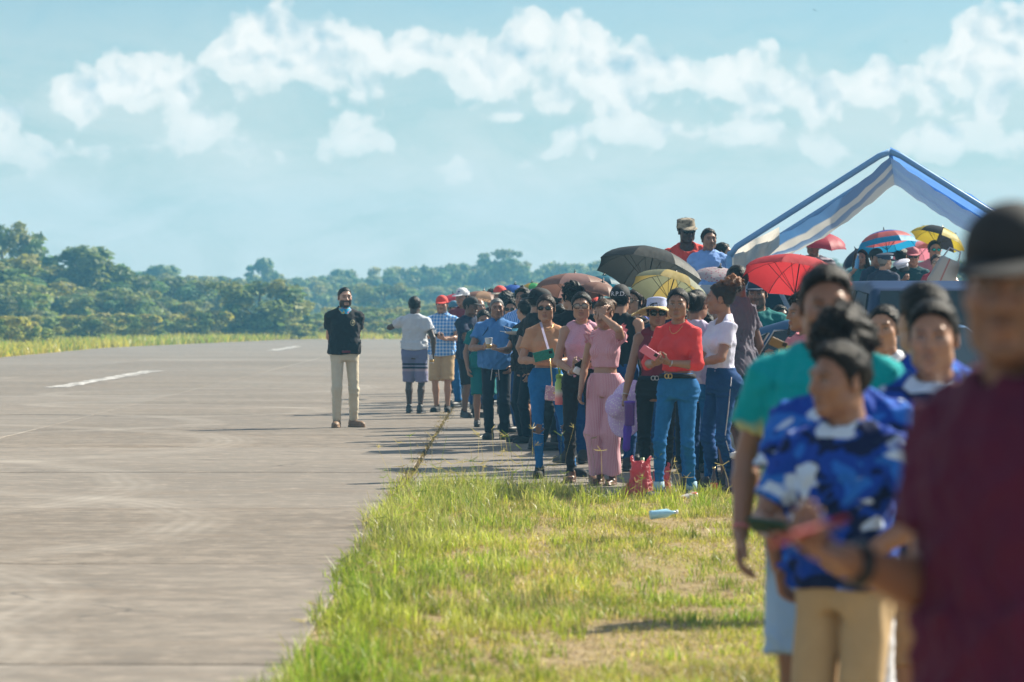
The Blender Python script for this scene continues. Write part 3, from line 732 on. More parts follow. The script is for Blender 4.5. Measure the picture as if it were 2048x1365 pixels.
def hair_mesh(style, h):
    key = (style, h)
    if key in HAIRS: return HAIRS[key]
    low = style in ('long', 'pony', 'bun', 'braid', 'puff', 'loose', 'tucked')
    F = Field((-.15, -.15, -.42 if style in ('long', 'braid', 'loose') else -.16), (.15, .20 if style in ('bun', 'puff', 'pony') else .16, .20), h)
    th = {'buzz': .003, 'short': .010, 'fade': .008, 'curly': .024, 'afro': .03, 'wave': .018, 'spiky': .02}.get(style, .009)
    F.ell((0, .016, .033), (.0755 + th, .097 + th, .087 + th), 0)
    if style in ('fade', 'wave', 'spiky', 'curly'): F.ell((0, -.012, .072), (.066, .090, .050 + th), .02)
    ripp = {'curly': (.013, 105), 'afro': (.010, 90), 'wave': (.009, 60), 'spiky': (.011, 120), 'short': (.003, 120), 'bun': (.003, 70), 'puff': (.004, 70)}.get(style, (.0025, 80))
    X, Y, Z = F.grid((slice(None),) * 3)
    hl = np.interp(Y[0, :, 0], [a for a, b in HLINE], [b for a, b in HLINE]).astype(np.float32)[None, :, None]
    if style in ('curly', 'afro', 'spiky', 'wave', 'fade', 'short'): hl = np.where(hl > .02, hl + .007, hl)
    if low: hl = np.minimum(hl + .0 * X, np.where(Y > .034, -.055, hl))
    if style in ('tucked', 'long'): hl = np.where(Y > -.034 + .25 * np.clip(-Z, 0, 1), np.minimum(hl, -.075), hl)
    F.f = np.maximum(F.f, (hl - Z + .0035 * np.sin(X * 210 + Y * 90) + .0025 * np.sin(X * 400 - Y * 230 + 1)) * .8)
    if style == 'long':
        for s in (-1, 1):
            F.cone((s * .066, -.005, .05), (s * .088, .010, -.10), .030, .036, .02); F.cone((s * .088, .010, -.10), (s * .085, .0, -.30), .036, .026, .02)
        F.cone((0, .075, .02), (0, .085, -.22), .07, .055, .03, sq=((0, 1, 0), .6))
    if style == 'loose':
        F.cone((.03, .08, .02), (.06, .085, -.16), .055, .06, .03); F.cone((.06, .085, -.16), (.075, .06, -.30), .06, .04, .03); F.cone((-.05, .06, .0), (-.06, .07, -.18), .045, .04, .03)
    if style == 'bun': F.ell((0, .125, .06), (.05, .046, .05), .012)
    if style == 'puff': F.ell((0, .095, .115), (.085, .075, .07), .02)
    if style == 'pony':
        F.ell((0, .115, .02), (.028, .03, .028), .01); F.cone((0, .13, .01), (0, .15, -.12), .03, .022, .01)
    if style == 'braid':
        F.ell((.02, .10, -.02), (.03, .03, .03), .015)
        for i in range(9): F.ell((.05 + .006 * math.sin(i * 3.1), .075 - i * .010, -.055 - i * .030), (.018 - i * .0007, .018 - i * .0007, .020), .004)
    F.ripple(*ripp, seed=len(style) * 7)
    if style == 'puff':
        F.ripple(.016, 95, 3, fn=lambda X, Y, Z: np.clip((Z - .06) * 14 + (Y - .04) * 6, 0, 1))
    V, Q = F.mesh()
    # loose strands: they follow the combing of the style and break up the outline
    r_ = np.random.default_rng(len(style) * 31 + 5); n = 900 if h < .006 else 420
    crop = style in ('buzz', 'short', 'fade', 'wave', 'spiky', 'curly', 'afro')
    pick = r_.integers(0, len(V), n); P = V[pick].astype(float); nr = P - np.array((0, .016, .02)); nr[:, 2] *= .8; nr /= np.linalg.norm(nr, axis=1)[:, None] + 1e-9
    if style in ('curly', 'afro', 'spiky'): fl = r_.normal(0, 1, (n, 3)); L = r_.uniform(.008, .020, n); lift = .45
    elif crop: fl = np.array((0, -.7, .5)) + r_.normal(0, .7, (n, 3)); L = r_.uniform(.008, .018, n) * (.4 if style == 'buzz' else 1); lift = .30
    else: fl = np.array((0, .8, -.5)) + r_.normal(0, .28, (n, 3)); fl[P[:, 2] < -.06] = (0, .1, -1); L = r_.uniform(.02, .045, n); lift = .03
    fl -= (fl * nr).sum(1)[:, None] * nr; fl /= np.linalg.norm(fl, axis=1)[:, None] + 1e-9
    sd = np.cross(fl, nr) * r_.uniform(.0009, .0020, n)[:, None] * (1.0 if h < .006 else 1.5)
    P = P - nr * .002; cv = 6.5 if not crop else 3.0; p1 = P + fl * (L * .5)[:, None] + nr * (L * lift * .7 + .003 - cv * .25 * L * L)[:, None]; p2 = P + fl * L[:, None] + nr * (L * lift * r_.uniform(.2, 1.6, n) + .002 - cv * L * L)[:, None]
    S = np.stack([P - sd, P + sd, p1 + sd, p1 - sd, p2 + sd * .4, p2 - sd * .4], 1).reshape(-1, 3); b = len(V) + np.arange(n) * 6
    Q = np.concatenate([Q, np.stack([b, b + 1, b + 2, b + 3], 1), np.stack([b + 3, b + 2, b + 4, b + 5], 1)]); V = np.concatenate([V, S.astype(np.float32)])
    HAIRS[key] = (V, Q); return HAIRS[key]
HATS = {}
def hat_mesh(kind, part, h=.006):
    """crown or brim of a hat, in head space"""
    key = (kind, part)
    if key in HATS: return HATS[key]
    F = Field((-.24, -.26, -.10), (.24, .24, .20), h if kind not in ('straw',) else .008)
    if part == 'crown':
        if kind == 'cap': F.ell((0, .014, .040), (.088, .111, .096), 0); F.ell((0, -.03, .075), (.07, .07, .06), .03); F.below(lambda X, Y: .030 + .0 * X - .10 * np.clip(Y - .02, 0, 1) * 1.4)
        if kind == 'field': F.cone((0, .012, .035), (0, .008, .112), .094, .084, 0, flat=True, sq=((0, 1, 0), 1.1)); F.ell((0, .01, .108), (.083, .093, .022), .012)
        if kind == 'straw': F.cone((0, .012, .035), (0, .010, .125), .092, .078, 0, flat=True, sq=((0, 1, 0), 1.1)); F.ell((0, .01, .12), (.078, .088, .02), .015)
        if kind == 'peaked': F.cone((0, .014, .03), (0, .012, .075), .088, .092, 0, flat=True, sq=((0, 1, 0), 1.12)); F.ell((0, .005, .098), (.125, .135, .030), .012, rot=Matrix.Rotation(-.12, 3, 'X'))
    else:
        if kind in ('cap', 'field', 'peaked'):
            F.ell((0, -.118, .033), (.078, .078, .009), 0, rot=Matrix.Rotation(.20, 3, 'X')); F.ell((0, .02, .03), (.08, .09, .03), .0, sub=True)
            X, Y, Z = F.grid((slice(None),) * 3); F.f = np.maximum(F.f, Y + .045)
        if kind == 'straw':
            X, Y, Z = F.grid((slice(None),) * 3); r0 = np.sqrt(X * X + (Y / 1.08) ** 2); an = np.arctan2(Y, X)
            zz = .040 - .34 * np.clip(r0 - .09, 0, 1) + .022 * np.sin(an * 3 + 1) * np.clip((r0 - .1) / .1, 0, 1)
            F.f = np.maximum(np.abs(Z - zz) - .007, np.maximum(r0 - .215, .082 - r0)).astype(np.float32)
    V, Q = F.mesh(); HATS[key] = (V, Q); return HATS[key]
# ------------------------------------------------------------------ hands: wrist at the origin, fingers along +z, palm faces +y, thumb towards +x
HANDS = {}
def hand_mesh(pose, h):
    key = (pose, h)
    if key in HANDS: return HANDS[key]
    F = Field((-.07, -.05, -.045), (.10, .12, .21), h)
    F.cone((0, 0, -.04), (0, 0, .012), .025, .024, .012, sq=((0, 1, 0), .78))
    F.cone((-.018, 0, .03), (-.020, .002, .088), .021, .019, .014, sq=((0, 1, 0), .62)); F.cone((.016, 0, .025), (.022, .002, .090), .023, .019, .014, sq=((0, 1, 0), .62))
    F.ell((.024, .008, .035), (.018, .015, .028), .014)
    curl = {'relax': (22, 30, 20), 'grip': (62, 70, 45), 'flat': (6, 10, 6), 'hold': (38, 52, 35), 'fist': (80, 95, 60)}[pose]
    for i, (x, L, r0) in enumerate(((.034, .074, .0092), (.012, .082, .0094), (-.010, .076, .0090), (-.031, .060, .0082))):
        p = np.array([x, .002, .090 - .004 * abs(i - 1.2)]); a = 0; sp = (x - .003) * 2.2 * (.5 if pose != 'flat' else 1)
        for j, fr in enumerate((.44, .32, .24)):
            a += math.radians(curl[j] * (1 + .06 * (i - 1)))
            q = p + L * fr * np.array([math.sin(sp) * math.cos(a), math.sin(a), math.cos(a)])
            F.cone(p, q, r0 * (1 - .07 * j), r0 * (1 - .07 * (j + 1)), .004); p = q
    t0 = np.array([.028, .006, .030]); t1 = t0 + ([.030, .014, .036] if pose in ('relax', 'flat') else [.024, .030, .032]); t2 = t1 + ([.010, .010, .032] if pose in ('relax', 'flat') else [-.012, .022, .022])
    F.cone(t0, t1, .0135, .0110, .008); F.cone(t1, t2, .0108, .0085, .005)
    V, Q = F.mesh(); HANDS[key] = (V, Q); return HANDS[key]
# ------------------------------------------------------------------ shoes: heel at +y, toe towards -y, sole on z = 0, ankle over the origin
SHOES = {}
def shoe_mesh(kind):
    if kind in SHOES: return SHOES[kind]
    F = Field((-.08, -.24, -.03), (.08, .11, .17), .008)
    if kind == 'foot':
        F.cone((0, .02, .09), (0, .03, .04), .034, .036, .02); F.cone((0, .03, .035), (0, -.10, .028), .034, .034, .02, sq=((0, 0, 1), .75)); F.cone((.0, -.09, .03), (.004, -.165, .022), .038, .024, .02, sq=((0, 0, 1), .55))
        F.cone((0, .035, .006), (0, -.165, .006), .042, .042, 0, sq=((0, 0, 1), .28))
        F.cone((-.036, -.06, .045), (.036, -.06, .045), .010, .010, .004)
    else:
        F.cone((0, .035, .045), (0, -.13, .036), .046, .045, .02, sq=((0, 0, 1), .95)); F.ell((0, -.155, .036), (.043, .052, .036), .02); F.cone((0, .02, .05), (0, .02, .10), .046, .045, .025)
        F.cone((0, .04, .012), (0, -.155, .012), .052, .051, 0, sq=((0, 0, 1), .35))
    F.below(lambda X, Y: 0 * X)
    V, Q = F.mesh(); SHOES[kind] = (V, Q); return SHOES[kind]

# ------------------------------------------------------------------ cloth, skin and hair materials
SKIN = {'fair': (.50, .29, .20), 'tan': (.40, .215, .135), 'brown': (.285, .145, .09), 'dark': (.14, .072, .047), 'deep': (.062, .035, .026)}
def skin_mat(tone, beard=0.0):
    def b(nt):
        base = SKIN[tone]
        p = nt.node('ShaderNodeTexCoord').outputs['Object']
        n = nt.noise(p, 22, 4, .6)
        c = nt.mix(n, tuple(x * .86 for x in base), tuple(x * 1.12 for x in base))
        at = nt.node('ShaderNodeAttribute'); at.attribute_name = 'beard'
        if beard > 0: c = nt.mix(nt.m('MULTIPLY', at.outputs['Fac'], beard, clamp=True), c, (.014, .011, .010))
        sc_ = nt.node('ShaderNodeAttribute'); sc_.attribute_name = 'scalp'
        c = nt.mix(nt.m('MULTIPLY', sc_.outputs['Fac'], nt.ramp(nt.noise(p, 160, 2), [(.3, .75), (.6, 1.0)])), c, (.016, .012, .010))
        ft = nt.node('ShaderNodeAttribute'); ft.attribute_name = 'feat'
        lipc = nt.mix(.35, ft.outputs['Color'], base)
        c = nt.mix(ft.outputs['Alpha'], c, lipc)
        return bsdf(nt, c, nt.m('ADD', .30, nt.m('MULTIPLY', nt.noise(p, 35, 3), .22)), .48, Subsurface_Weight=0.0, normal=bump(nt, nt.noise(p, 260, 2), .12, .002))
    return mat('skin_%s_%d' % (tone, beard * 10), b)
def hair_mat(col=(.010, .008, .007), name='black'):
    def b(nt):
        p = nt.node('ShaderNodeTexCoord').outputs['Object']
        n = nt.noise(nt.mapv(p, (1, 1, .35)), 240, 3, .6)
        c = nt.mix(n, tuple(x * .6 for x in col), tuple(x * 1.7 for x in col))
        return bsdf(nt, c, .42, .16, normal=bump(nt, n, .8, .005))
    return mat('hair_' + name, b)
def cloth(name, col, pat=None, rough=.85, sheen=.04, scale=1.0):
    """woven cloth; pat(nt, position) may return a printed or woven colour"""
    def b(nt):
        p = nt.node('ShaderNodeTexCoord').outputs['Object']
        c = pat(nt, p) if pat else col
        n = nt.noise(p, 9, 4, .6)
        if not pat: c = nt.mix(n, tuple(x * .84 for x in col), tuple(min(1, x * 1.14) for x in col))
        wv = nt.noise(nt.mapv(p, (1, 1, .6)), 17 * scale, 5, .6, .6)
        return bsdf(nt, c, rough, .2, Sheen_Weight=sheen, normal=bump(nt, wv, .35, .012))
    return mat('cloth_' + name, b)
def denim(name, col, fade=1.5):
    def b(nt):
        p = nt.node('ShaderNodeTexCoord').outputs['Object']
        sp = nt.node('ShaderNodeSeparateXYZ', {0: p})
        n = nt.noise(nt.mapv(p, (1, 1, .5)), 9, 4, .6)
        wr = nt.noise(nt.mapv(p, (1, 1, 2.2)), 30, 4, .6)
        c = nt.mix(nt.m('MULTIPLY', nt.ramp(n, [(.4, 0.), (.75, 1.)]), .6), col, tuple(min(1, x * fade) for x in col))
        c = nt.mix(nt.ramp(wr, [(.58, 0.), (.75, .35)]), c, tuple(min(1, x * fade) for x in col))
        return bsdf(nt, c, .9, .15, normal=bump(nt, nt.m('ADD', wr, nt.m('MULTIPLY', nt.noise(p, 160, 2), .25)), .3, .006))
    return mat('denim_' + name, b)
def sepz(nt, p, i=2): return nt.node('ShaderNodeSeparateXYZ', {0: p}).outputs[i]
def stripes(c0, c1, per, axis=2, duty=.5, soft=.12):
    def f(nt, p):
        s = nt.m('FRACT', nt.m('DIVIDE', sepz(nt, p, axis), per))
        return nt.mix(nt.ramp(s, [(0, 0.), (max(.01, duty - soft), 0.), (duty, 1.), (1 - soft, 1.), (1.0, 0.)]), c0, c1)
    return f
def bands(stops, axis=2, z0=0.0, z1=2.0):
    """bands of colour by height"""
    def f(nt, p):
        return nt.ramp(nt.m('DIVIDE', nt.m('SUBTRACT', sepz(nt, p, axis), z0), z1 - z0), [((z - z0) / (z1 - z0), c) for z, c in stops], 'CONSTANT')
    return f
def radial_stripes(c0, c1, n, duty=.5):
    def f(nt, p):
        a = nt.m('ARCTAN2', sepz(nt, p, 1), sepz(nt, p, 0)); s = nt.m('FRACT', nt.m('MULTIPLY', a, n / 6.2832))
        return nt.mix(nt.ramp(s, [(0, 0.), (duty - .1, 0.), (duty, 1.), (.95, 1.), (1., 0.)]), c0, c1)
    return f
def checks(c0, c1, per):
    def f(nt, p):
        a = nt.m('GREATER_THAN', nt.m('FRACT', nt.m('DIVIDE', sepz(nt, p, 0), per)), .55); b = nt.m('GREATER_THAN', nt.m('FRACT', nt.m('DIVIDE', sepz(nt, p, 2), per)), .55)
        return nt.mix(nt.m('MULTIPLY', nt.m('ADD', a, b), .5), c0, c1)
    return f
def camo(cols, scale=7):
    def f(nt, p):
        q = nt.mapv(p, (1, 1, 1.7)); n = nt.noise(q, scale, 2, .55, .6); n2 = nt.noise(nt.mapv(q, (1, 1, 1), (3, 7, 1)), scale * .9, 2, .5, .5)
        c = nt.ramp(n, [(0, cols[0]), (.43, cols[1]), (.56, cols[2])], 'CONSTANT')
        return nt.mix(nt.ramp(n2, [(.60, 0.), (.63, 1.)]), c, cols[3])
    return f
def dots(c0, c1, scale, r=.35):
    def f(nt, p):
        v_ = nt.node('ShaderNodeTexVoronoi', {'Vector': p, 'Scale': scale}, feature='F1').outputs['Distance']
        return nt.mix(nt.ramp(v_, [(r, 1.), (r + .08, 0.)]), c0, c1)
    return f

# ------------------------------------------------------------------ people
TORSO = {'m': [(.80, .145, .100, .01), (.86, .162, .118, .012), (.94, .164, .118, .008), (1.02, .154, .108, .0), (1.10, .154, .106, -.004), (1.20, .166, .114, -.004), (1.28, .174, .114, .0), (1.34, .162, .102, .008), (1.39, .118, .084, .016), (1.43, .080, .066, .022), (1.47, .058, .056, .028)],
         'f': [(.80, .140, .102, .015), (.86, .155, .116, .016), (.92, .154, .112, .012), (.99, .132, .096, .0), (1.06, .116, .086, -.004), (1.14, .120, .088, -.004), (1.24, .134, .096, .0), (1.32, .126, .086, .008), (1.38, .090, .072, .016), (1.43, .060, .056, .024), (1.47, .046, .048, .028)]}
def ik(a, b, l1, l2, hint):
    a, b, hint = np.array(a, float), np.array(b, float), np.array(hint, float); d = b - a; D = np.linalg.norm(d)
    if D > (l1 + l2) * .999: b = a + d / D * (l1 + l2) * .999; D = (l1 + l2) * .999; d = b - a
    x = (l1 * l1 - l2 * l2 + D * D) / (2 * D); hgt = math.sqrt(max(0, l1 * l1 - x * x)); u_ = d / D
    hn_ = hint - (hint @ u_) * u_; hn_ /= np.linalg.norm(hn_) + 1e-9
    return a + u_ * x + hn_ * hgt, b
ARMS = {  # wrist (outward, forward, up), elbow hint, palm normal, finger direction, hand pose
    'down': ((.235, .03, .865), (.5, -1, 0), (-1, 0, 0), None, 'relax'), 'loose': ((.27, .08, .90), (.6, -1, 0), (-1, -.2, 0), None, 'relax'),
    'back': ((-.03, -.16, .955), (1, -.25, 0), (0, -1, .2), (-.9, -.2, -.35), 'relax'), 'phone': ((.075, .265, 1.09), (.7, -.2, -1), (-.3, -.3, .9), (-.75, .55, .3), 'hold'),
    'phone_hi': ((.06, .28, 1.22), (.8, -.1, -1), (-.3, -.5, .8), (-.5, .3, .8), 'hold'), 'cup': ((.13, .26, 1.12), (.8, -.3, -1), (-.9, 0, .2), (-.25, .9, .35), 'grip'),
    'crossed': ((-.10, .165, 1.13), (.9, .2, -.6), (0, -1, 0), (-.95, .1, .1), 'relax'), 'mouth': ((.09, .17, 1.40), (.9, .3, -.9), (-.5, -.7, 0), (-.5, -.1, .9), 'hold'),
    'brow': ((-.06, .135, 1.565), (1.0, .5, -.3), (.1, -.9, -.3), (.15, -.35, .95), 'relax'), 'pocket': ((.185, .06, .90), (1, -.7, 0), (-1, 0, 0), None, 'relax'),
    'raise': ((.20, .20, 1.46), (.8, -.2, -1), (0, 1, 0), (0, .1, 1), 'grip'), 'umb': ((.14, .20, 1.26), (.9, -.2, -1), (-.9, 0, .3), (-.3, .8, .4), 'grip'),
    'low': ((.30, .10, .84), (.6, -1, 0), (-.4, -1, 0), None, 'grip'), 'belly': ((.02, .23, 1.06), (.9, 0, -.8), (0, -1, .1), (-.95, .2, 0), 'relax'), 'chest': ((.06, .19, 1.25), (.9, 0, -.8), (0, -1, .3), (-.6, .2, .7), 'fist')}
PEOPLE = []
def mat4(loc, cols):
    M = np.eye(4); M[:3, 0], M[:3, 1], M[:3, 2] = cols; M[:3, 3] = loc; return M
def xf(V, M): return (V @ M[:3, :3].T + M[:3, 3]).astype(np.float32)
def person(label, x, d, H=1.70, yaw=0, look=None, nod=0, tilt=0, sex='m', wide=1.0, skin='brown', beard=0.0, hair='short', hairc=None, hs=1.06,
           top=None, top_kind='tee', hem=None, neck='crew', bottom=None, bot_kind='slim', legs=None, shoe=None, shoe_kind='shoe', arms=('down', 'down'), armov=None,
           belly=0, lean=(0, 0), stand=0.0, name='person', group=None, lod=None, upper=False, collar=False, bust=1.0):
    """one figure standing at photograph column x and depth d (metres); yaw turns it, 0 faces the camera"""
    h = lod or (.0095 if d < 36 else .0115 if d < 47 else .014)
    hh = .0042 if d < 40 else .0055
    s = H / 1.70
    root = empty(name, (px(x, d), d, stand), R(yaw)); root.scale = (s * wide, s * wide, s)
    tag(root, label, 'person', group)
    fm = sex == 'f'; T = np.array(TORSO[sex]); bare_legs = bot_kind in ('shorts', 'skirt', 'mini'); sk = skin_mat(skin, beard)
    shx = .143 if fm else .172; seed = int(abs(x * 7 + d * 13)) % 9999
    # joints
    J = {}
    for si, nm in ((-1, 0), (1, 1)):
        w_, hint, pn, fd, pose = ARMS[arms[nm]]
        if armov and nm in armov: 
            ov = armov[nm]; w_ = ov.get('wrist', w_); pose = ov.get('pose', pose); hint = ov.get('hint', hint); fd = ov.get('fd', fd); pn = ov.get('pn', pn)
        S = np.array((si * shx, .012, 1.368)); W_ = np.array((si * w_[0], -w_[1], w_[2])); Hn = np.array((si * hint[0], -hint[1], hint[2]))
        E, W_ = ik(S, W_, .285, .255, Hn)
        f_ = (W_ - E) / np.linalg.norm(W_ - E) if fd is None else np.array((si * fd[0], -fd[1], fd[2]), float); f_ /= np.linalg.norm(f_)
        n_ = np.array((si * pn[0], -pn[1], pn[2]), float); n_ -= (n_ @ f_) * f_; n_ /= np.linalg.norm(n_) + 1e-9
        J[si] = dict(S=S, E=E, W=W_, f=f_, n=n_, pose=pose)
    st = legs or ((-.085, 0, 10), (.085, .03, 10))
    for si, (fx, fy, toe) in zip((-1, 1), st):
        A = np.array((fx, -fy + .02, .085)); Hp = np.array((si * .088, .012, .90))
        K, A = ik(Hp, A, .43, .40, (si * .12, -1, 0)); J[si].update(H=Hp, K=K, A=A, toe=R(toe) * si)
    grow_b = -.010
    # --- body: trunk, arms (and legs when they show) as one surface, then head and hands joined in
    zlo = .02 if bare_legs else .95
    pts = np.array([J[s_][k_] for s_ in (-1, 1) for k_ in ('S', 'E', 'W')])
    lo = np.minimum(pts.min(0) - .08, (-.21, -.16, zlo)); hi = np.maximum(pts.max(0) + .08, (.21, .20, 1.50)); hi[2] = max(1.50, hi[2])
    F = Field(lo, hi, h)
    F.loft(T, grow_b, k=.02)
    au, ae, af, aw = (.043, .036, .034, .0225) if fm else (.049, .041, .040, .0265)
    for si in (-1, 1):
        j = J[si]
        F.cone((si * .050, .024, 1.418), j['S'], .032, au + .002, .04); F.cone(j['S'], j['E'], au + .002, ae, .02); m_ = j['E'] + (j['W'] - j['E']) * .3
        F.cone(j['E'], m_, ae * .97, af * 1.04, .015); F.cone(m_, j['W'] + j['f'] * .01, af * 1.04, aw, .015)
        if bare_legs:
            F.cone(j['H'], j['K'], .078, .050, .02); c_ = j['K'] + (j['A'] - j['K']) * .35 + np.array((0, .018, 0))
            F.cone(j['K'], c_, .049, .053, .02); F.cone(c_, j['A'], .053, .033, .02); F.cone(j['A'], j['A'] - np.array((0, 0, .05)), .033, .034, .01)
    if fm:
        for si in (-1, 1): F.ell((si * .072, -.070, 1.235), (.060 * bust, .052 * bust, .060 * bust), .03)
    V, Q = F.mesh(); V = relax(V, Q, 1, .4)
    VV, QQ = [V], [Q]; off = len(V)
    feat = [np.zeros((len(V), 4), np.float32)]; brd = [np.zeros(len(V), np.float32)]
    hv, hq, hf, hb = head_mesh(sex, hh)
    lk = R((look if look is not None else yaw) - yaw)
    Mh = Matrix.Translation((0, -.012, 1.585)) @ Matrix.Translation((0, .03, -.08)) @ Matrix.Rotation(lk, 4, 'Z') @ Matrix.Rotation(R(nod), 4, 'X') @ Matrix.Rotation(R(tilt), 4, 'Y') @ Matrix.Translation((0, -.03, .08)) @ Matrix.Scale(hs, 4)
    Mh = Matrix.Translation((0, 0, (hs - 1) * .115)) @ Mh
    if wide != 1: Mh = Mh @ Matrix.Diagonal((1 / wide ** .7, 1 / wide ** .7, 1, 1))
    Mh = np.array(Mh)
    VV.append(xf(hv, Mh)); QQ.append(hq + off); off += len(hv); feat.append(hf); brd.append(hb)
    for si in (-1, 1):
        j = J[si]; v_, q_ = hand_mesh(j['pose'], .0042 if d < 40 else .006)
        xd = np.cross(j['n'], j['f']) * si
        sc_ = .90 if fm else 1.0
        M = mat4(j['W'], [xd * sc_, j['n'] * sc_, j['f'] * sc_]); vv = xf(v_, M)
        if np.linalg.det(M[:3, :3]) < 0: q_ = q_[:, ::-1]
        VV.append(vv); QQ.append(q_ + off); off += len(vv); feat.append(np.zeros((len(vv), 4), np.float32)); brd.append(np.zeros(len(vv), np.float32))
        j['M'] = M
    me = mesh_np('body', np.concatenate(VV), np.concatenate(QQ), sk)
    at = me.attributes.new('feat', 'FLOAT_COLOR', 'POINT'); at.data.foreach_set('color', np.concatenate(feat).ravel())
    at = me.attributes.new('beard', 'FLOAT', 'POINT'); at.data.foreach_set('value', np.concatenate(brd))
    if hair:      # roots show at the hairline
        hl_ = np.interp(hv[:, 1], [a for a, b in HLINE], [b for a, b in HLINE]) + (.007 if hair in ('curly', 'afro', 'spiky', 'wave', 'fade', 'short') else 0)
        g_ = hv[:, 2] - np.where((hair in ('tucked', 'long')) & (hv[:, 1] > -.03), -.07, hl_); scp = np.zeros(off, np.float32); scp[len(V):len(V) + len(hv)] = np.clip((g_ + .010) / .012, 0, 1) * (np.abs(hv[:, 0]) < .0795) * (hv[:, 2] > -.08)
        at = me.attributes.new('scalp', 'FLOAT', 'POINT'); at.data.foreach_set('value', scp)
    obj('body', me, root)
    # --- hair
    if hair:
        v_, q_ = hair_mesh(hair, .0055 if d < 40 else .007)
        obj('hair', mesh_np('hair', xf(v_, Mh), q_, hairc or hair_mat()), root)
    # --- top
    if top is not None:
        g = {'tee': .016, 'fit': .006, 'polo': .020, 'loose': .026, 'tank': .008, 'crop': .008}[top_kind]
        hm_ = hem if hem is not None else {'tee': .86, 'fit': .94, 'polo': .86, 'loose': .84, 'tank': .95, 'crop': 1.05}[top_kind]
        slv = {'tee': .56, 'fit': .50, 'polo': .58, 'loose': .66, 'tank': 0, 'crop': .5}[top_kind]
        if isinstance(neck, tuple): neck, slv = neck
        ext = np.array([J[s_]['S'] + (J[s_]['E'] - J[s_]['S']) * min(1, slv) for s_ in (-1, 1)] + ([J[s_]['W'] for s_ in (-1, 1)] + [J[s_]['E'] for s_ in (-1, 1)] if slv > 1 else []))
        lo = np.minimum((-.25, -.22 - belly, hm_ - .03), ext.min(0) - .10); hi = np.maximum((.25, .21, 1.50), ext.max(0) + .10)
        F = Field(lo, hi, h)
        Tg = T.copy()
        if top_kind in ('tee', 'loose', 'polo'):
            flat_ = np.interp(Tg[:, 0], [.8, 1.0, 1.2, 1.5], [1, 1, .6, 0]); Tg[:, 1] += flat_ * np.maximum(0, (.170 if not fm else .155) + (.012 if belly else 0) - Tg[:, 1]); Tg[:, 2] += flat_ * np.maximum(0, .112 - Tg[:, 2])
        F.loft(Tg, g, z0=hm_ - .02, k=.02)
        if hm_ < .975 and top_kind in ('tee', 'loose', 'polo'):      # worn over the waistband
            F.loft(T, .034, z0=hm_ - .02, z1=1.05, k=.05)
            for si in (-1, 1): F.ell((si * .078, .066, .905), (.102, .088, .11), .04)
        if fm:
            for si in (-1, 1): F.ell((si * .072, -.072, 1.235), (.062 * bust + g * .6, .054 * bust + g * .6, .064 * bust + g * .6), .035)
        if belly: F.ell((0, -.045 - belly * .5, 1.02), (.160 + belly * .5, .10 + belly, .25), .06)
        for si in (-1, 1):
            j = J[si]
            if slv > 0:
                F.cone((si * .050, .024, 1.420), j['S'], .036 + g * .5, au + g * .8, .04)
                e_ = j['S'] + (j['E'] - j['S']) * min(1, slv); o0 = j['S'] - (j['E'] - j['S']) * .05
                F.cone(o0, e_, au + g + .006, ae + g * 1.35 + (.012 if slv < 1 else .002), .03, flat=True)
                if slv > 1:
                    e2 = j['E'] + (j['W'] - j['E']) * (slv - 1); F.cone(j['E'], j['E'] + (e2 - j['E']) * .02, ae + g + .004, ae + g + .003, .02); F.cone(j['E'], e2, ae + g + .003, (aw + g + .012), .02, flat=True)
            else:
                F.cone((si * .060, .022, 1.428), (si * (shx - .055), .016, 1.408), .036 + g, .040 + g, .03)
        if neck == 'crew': F.ell((0, -.012, 1.475), (.072, .078, .045), .012, sub=True)
        if neck == 'scoop': F.ell((0, -.05, 1.455), (.085, .085, .075), .012, sub=True)
        if neck == 'vee':
            F.ell((0, -.02, 1.47), (.078, .085, .05), .012, sub=True); F.cone((0, -.13, 1.43), (0, -.14, 1.33), .050, .012, .008, sub=True)
        if collar:
            F.cone((0, .018, 1.425), (0, .030, 1.475), .083, .072, .006); F.cone((0, .02, 1.40), (0, .03, 1.50), .064, .060, .004, sub=True); F.cone((0, -.13, 1.46), (0, -.12, 1.40), .045, .016, .006, sub=True)
        F.ripple(.0105 if top_kind in ('tee', 'loose', 'polo') else .0042, 34, seed, (1.0, 1.0, .55), fn=lambda X, Y, Z: np.clip(1.25 - (Z - .95) * 1.7, .35, 1.2), ridge=True)
        F.ripple(.0055 if top_kind in ('tee', 'loose', 'polo') else .003, 75, seed + 3, (1, 1, .7))
        wv = .008 if top_kind in ('tee', 'loose', 'polo') else .003
        F.below(lambda X, Y: hm_ + wv * np.sin(X * 17 + seed) + wv * np.cos(Y * 19))
        V, Q = F.mesh(); V = relax(V, Q, 1, .25)
        obj({'tank': 'sleeveless_top', 'crop': 'crop_top', 'polo': 'polo_shirt', 'fit': 'top', 'loose': 'shirt'}.get(top_kind, 't_shirt'), mesh_np('top', V, Q, top), root)
    # --- bottom
    if bottom is not None and not upper:
        g = .011; ends = {'slim': .97, 'regular': 1.0, 'wide': .96, 'shorts': .02, 'mini': .0, 'skirt': .3}[bot_kind]
        RR = {'slim': (.084, .056, .043), 'regular': (.086, .064, .055), 'wide': (.094, .084, .092), 'shorts': (.100, .098, .1), 'mini': (.1, .1, .1), 'skirt': (.11, .12, .12)}[bot_kind]
        if fm and bot_kind == 'slim': RR = (.084, .052, .036)
        pts = np.array([J[s_][k_] for s_ in (-1, 1) for k_ in ('H', 'K', 'A')]); lo = pts.min(0) - .13; hi = pts.max(0) + .13
        lo = np.minimum(lo, (-.22, -.17, .5)); hi = np.maximum(hi, (.22, .20, 1.06)); hi[2] = 1.08
        wz = 1.035 if fm else 1.0
        if ends < .5: lo[2] = .30
        F = Field(lo, hi, h)
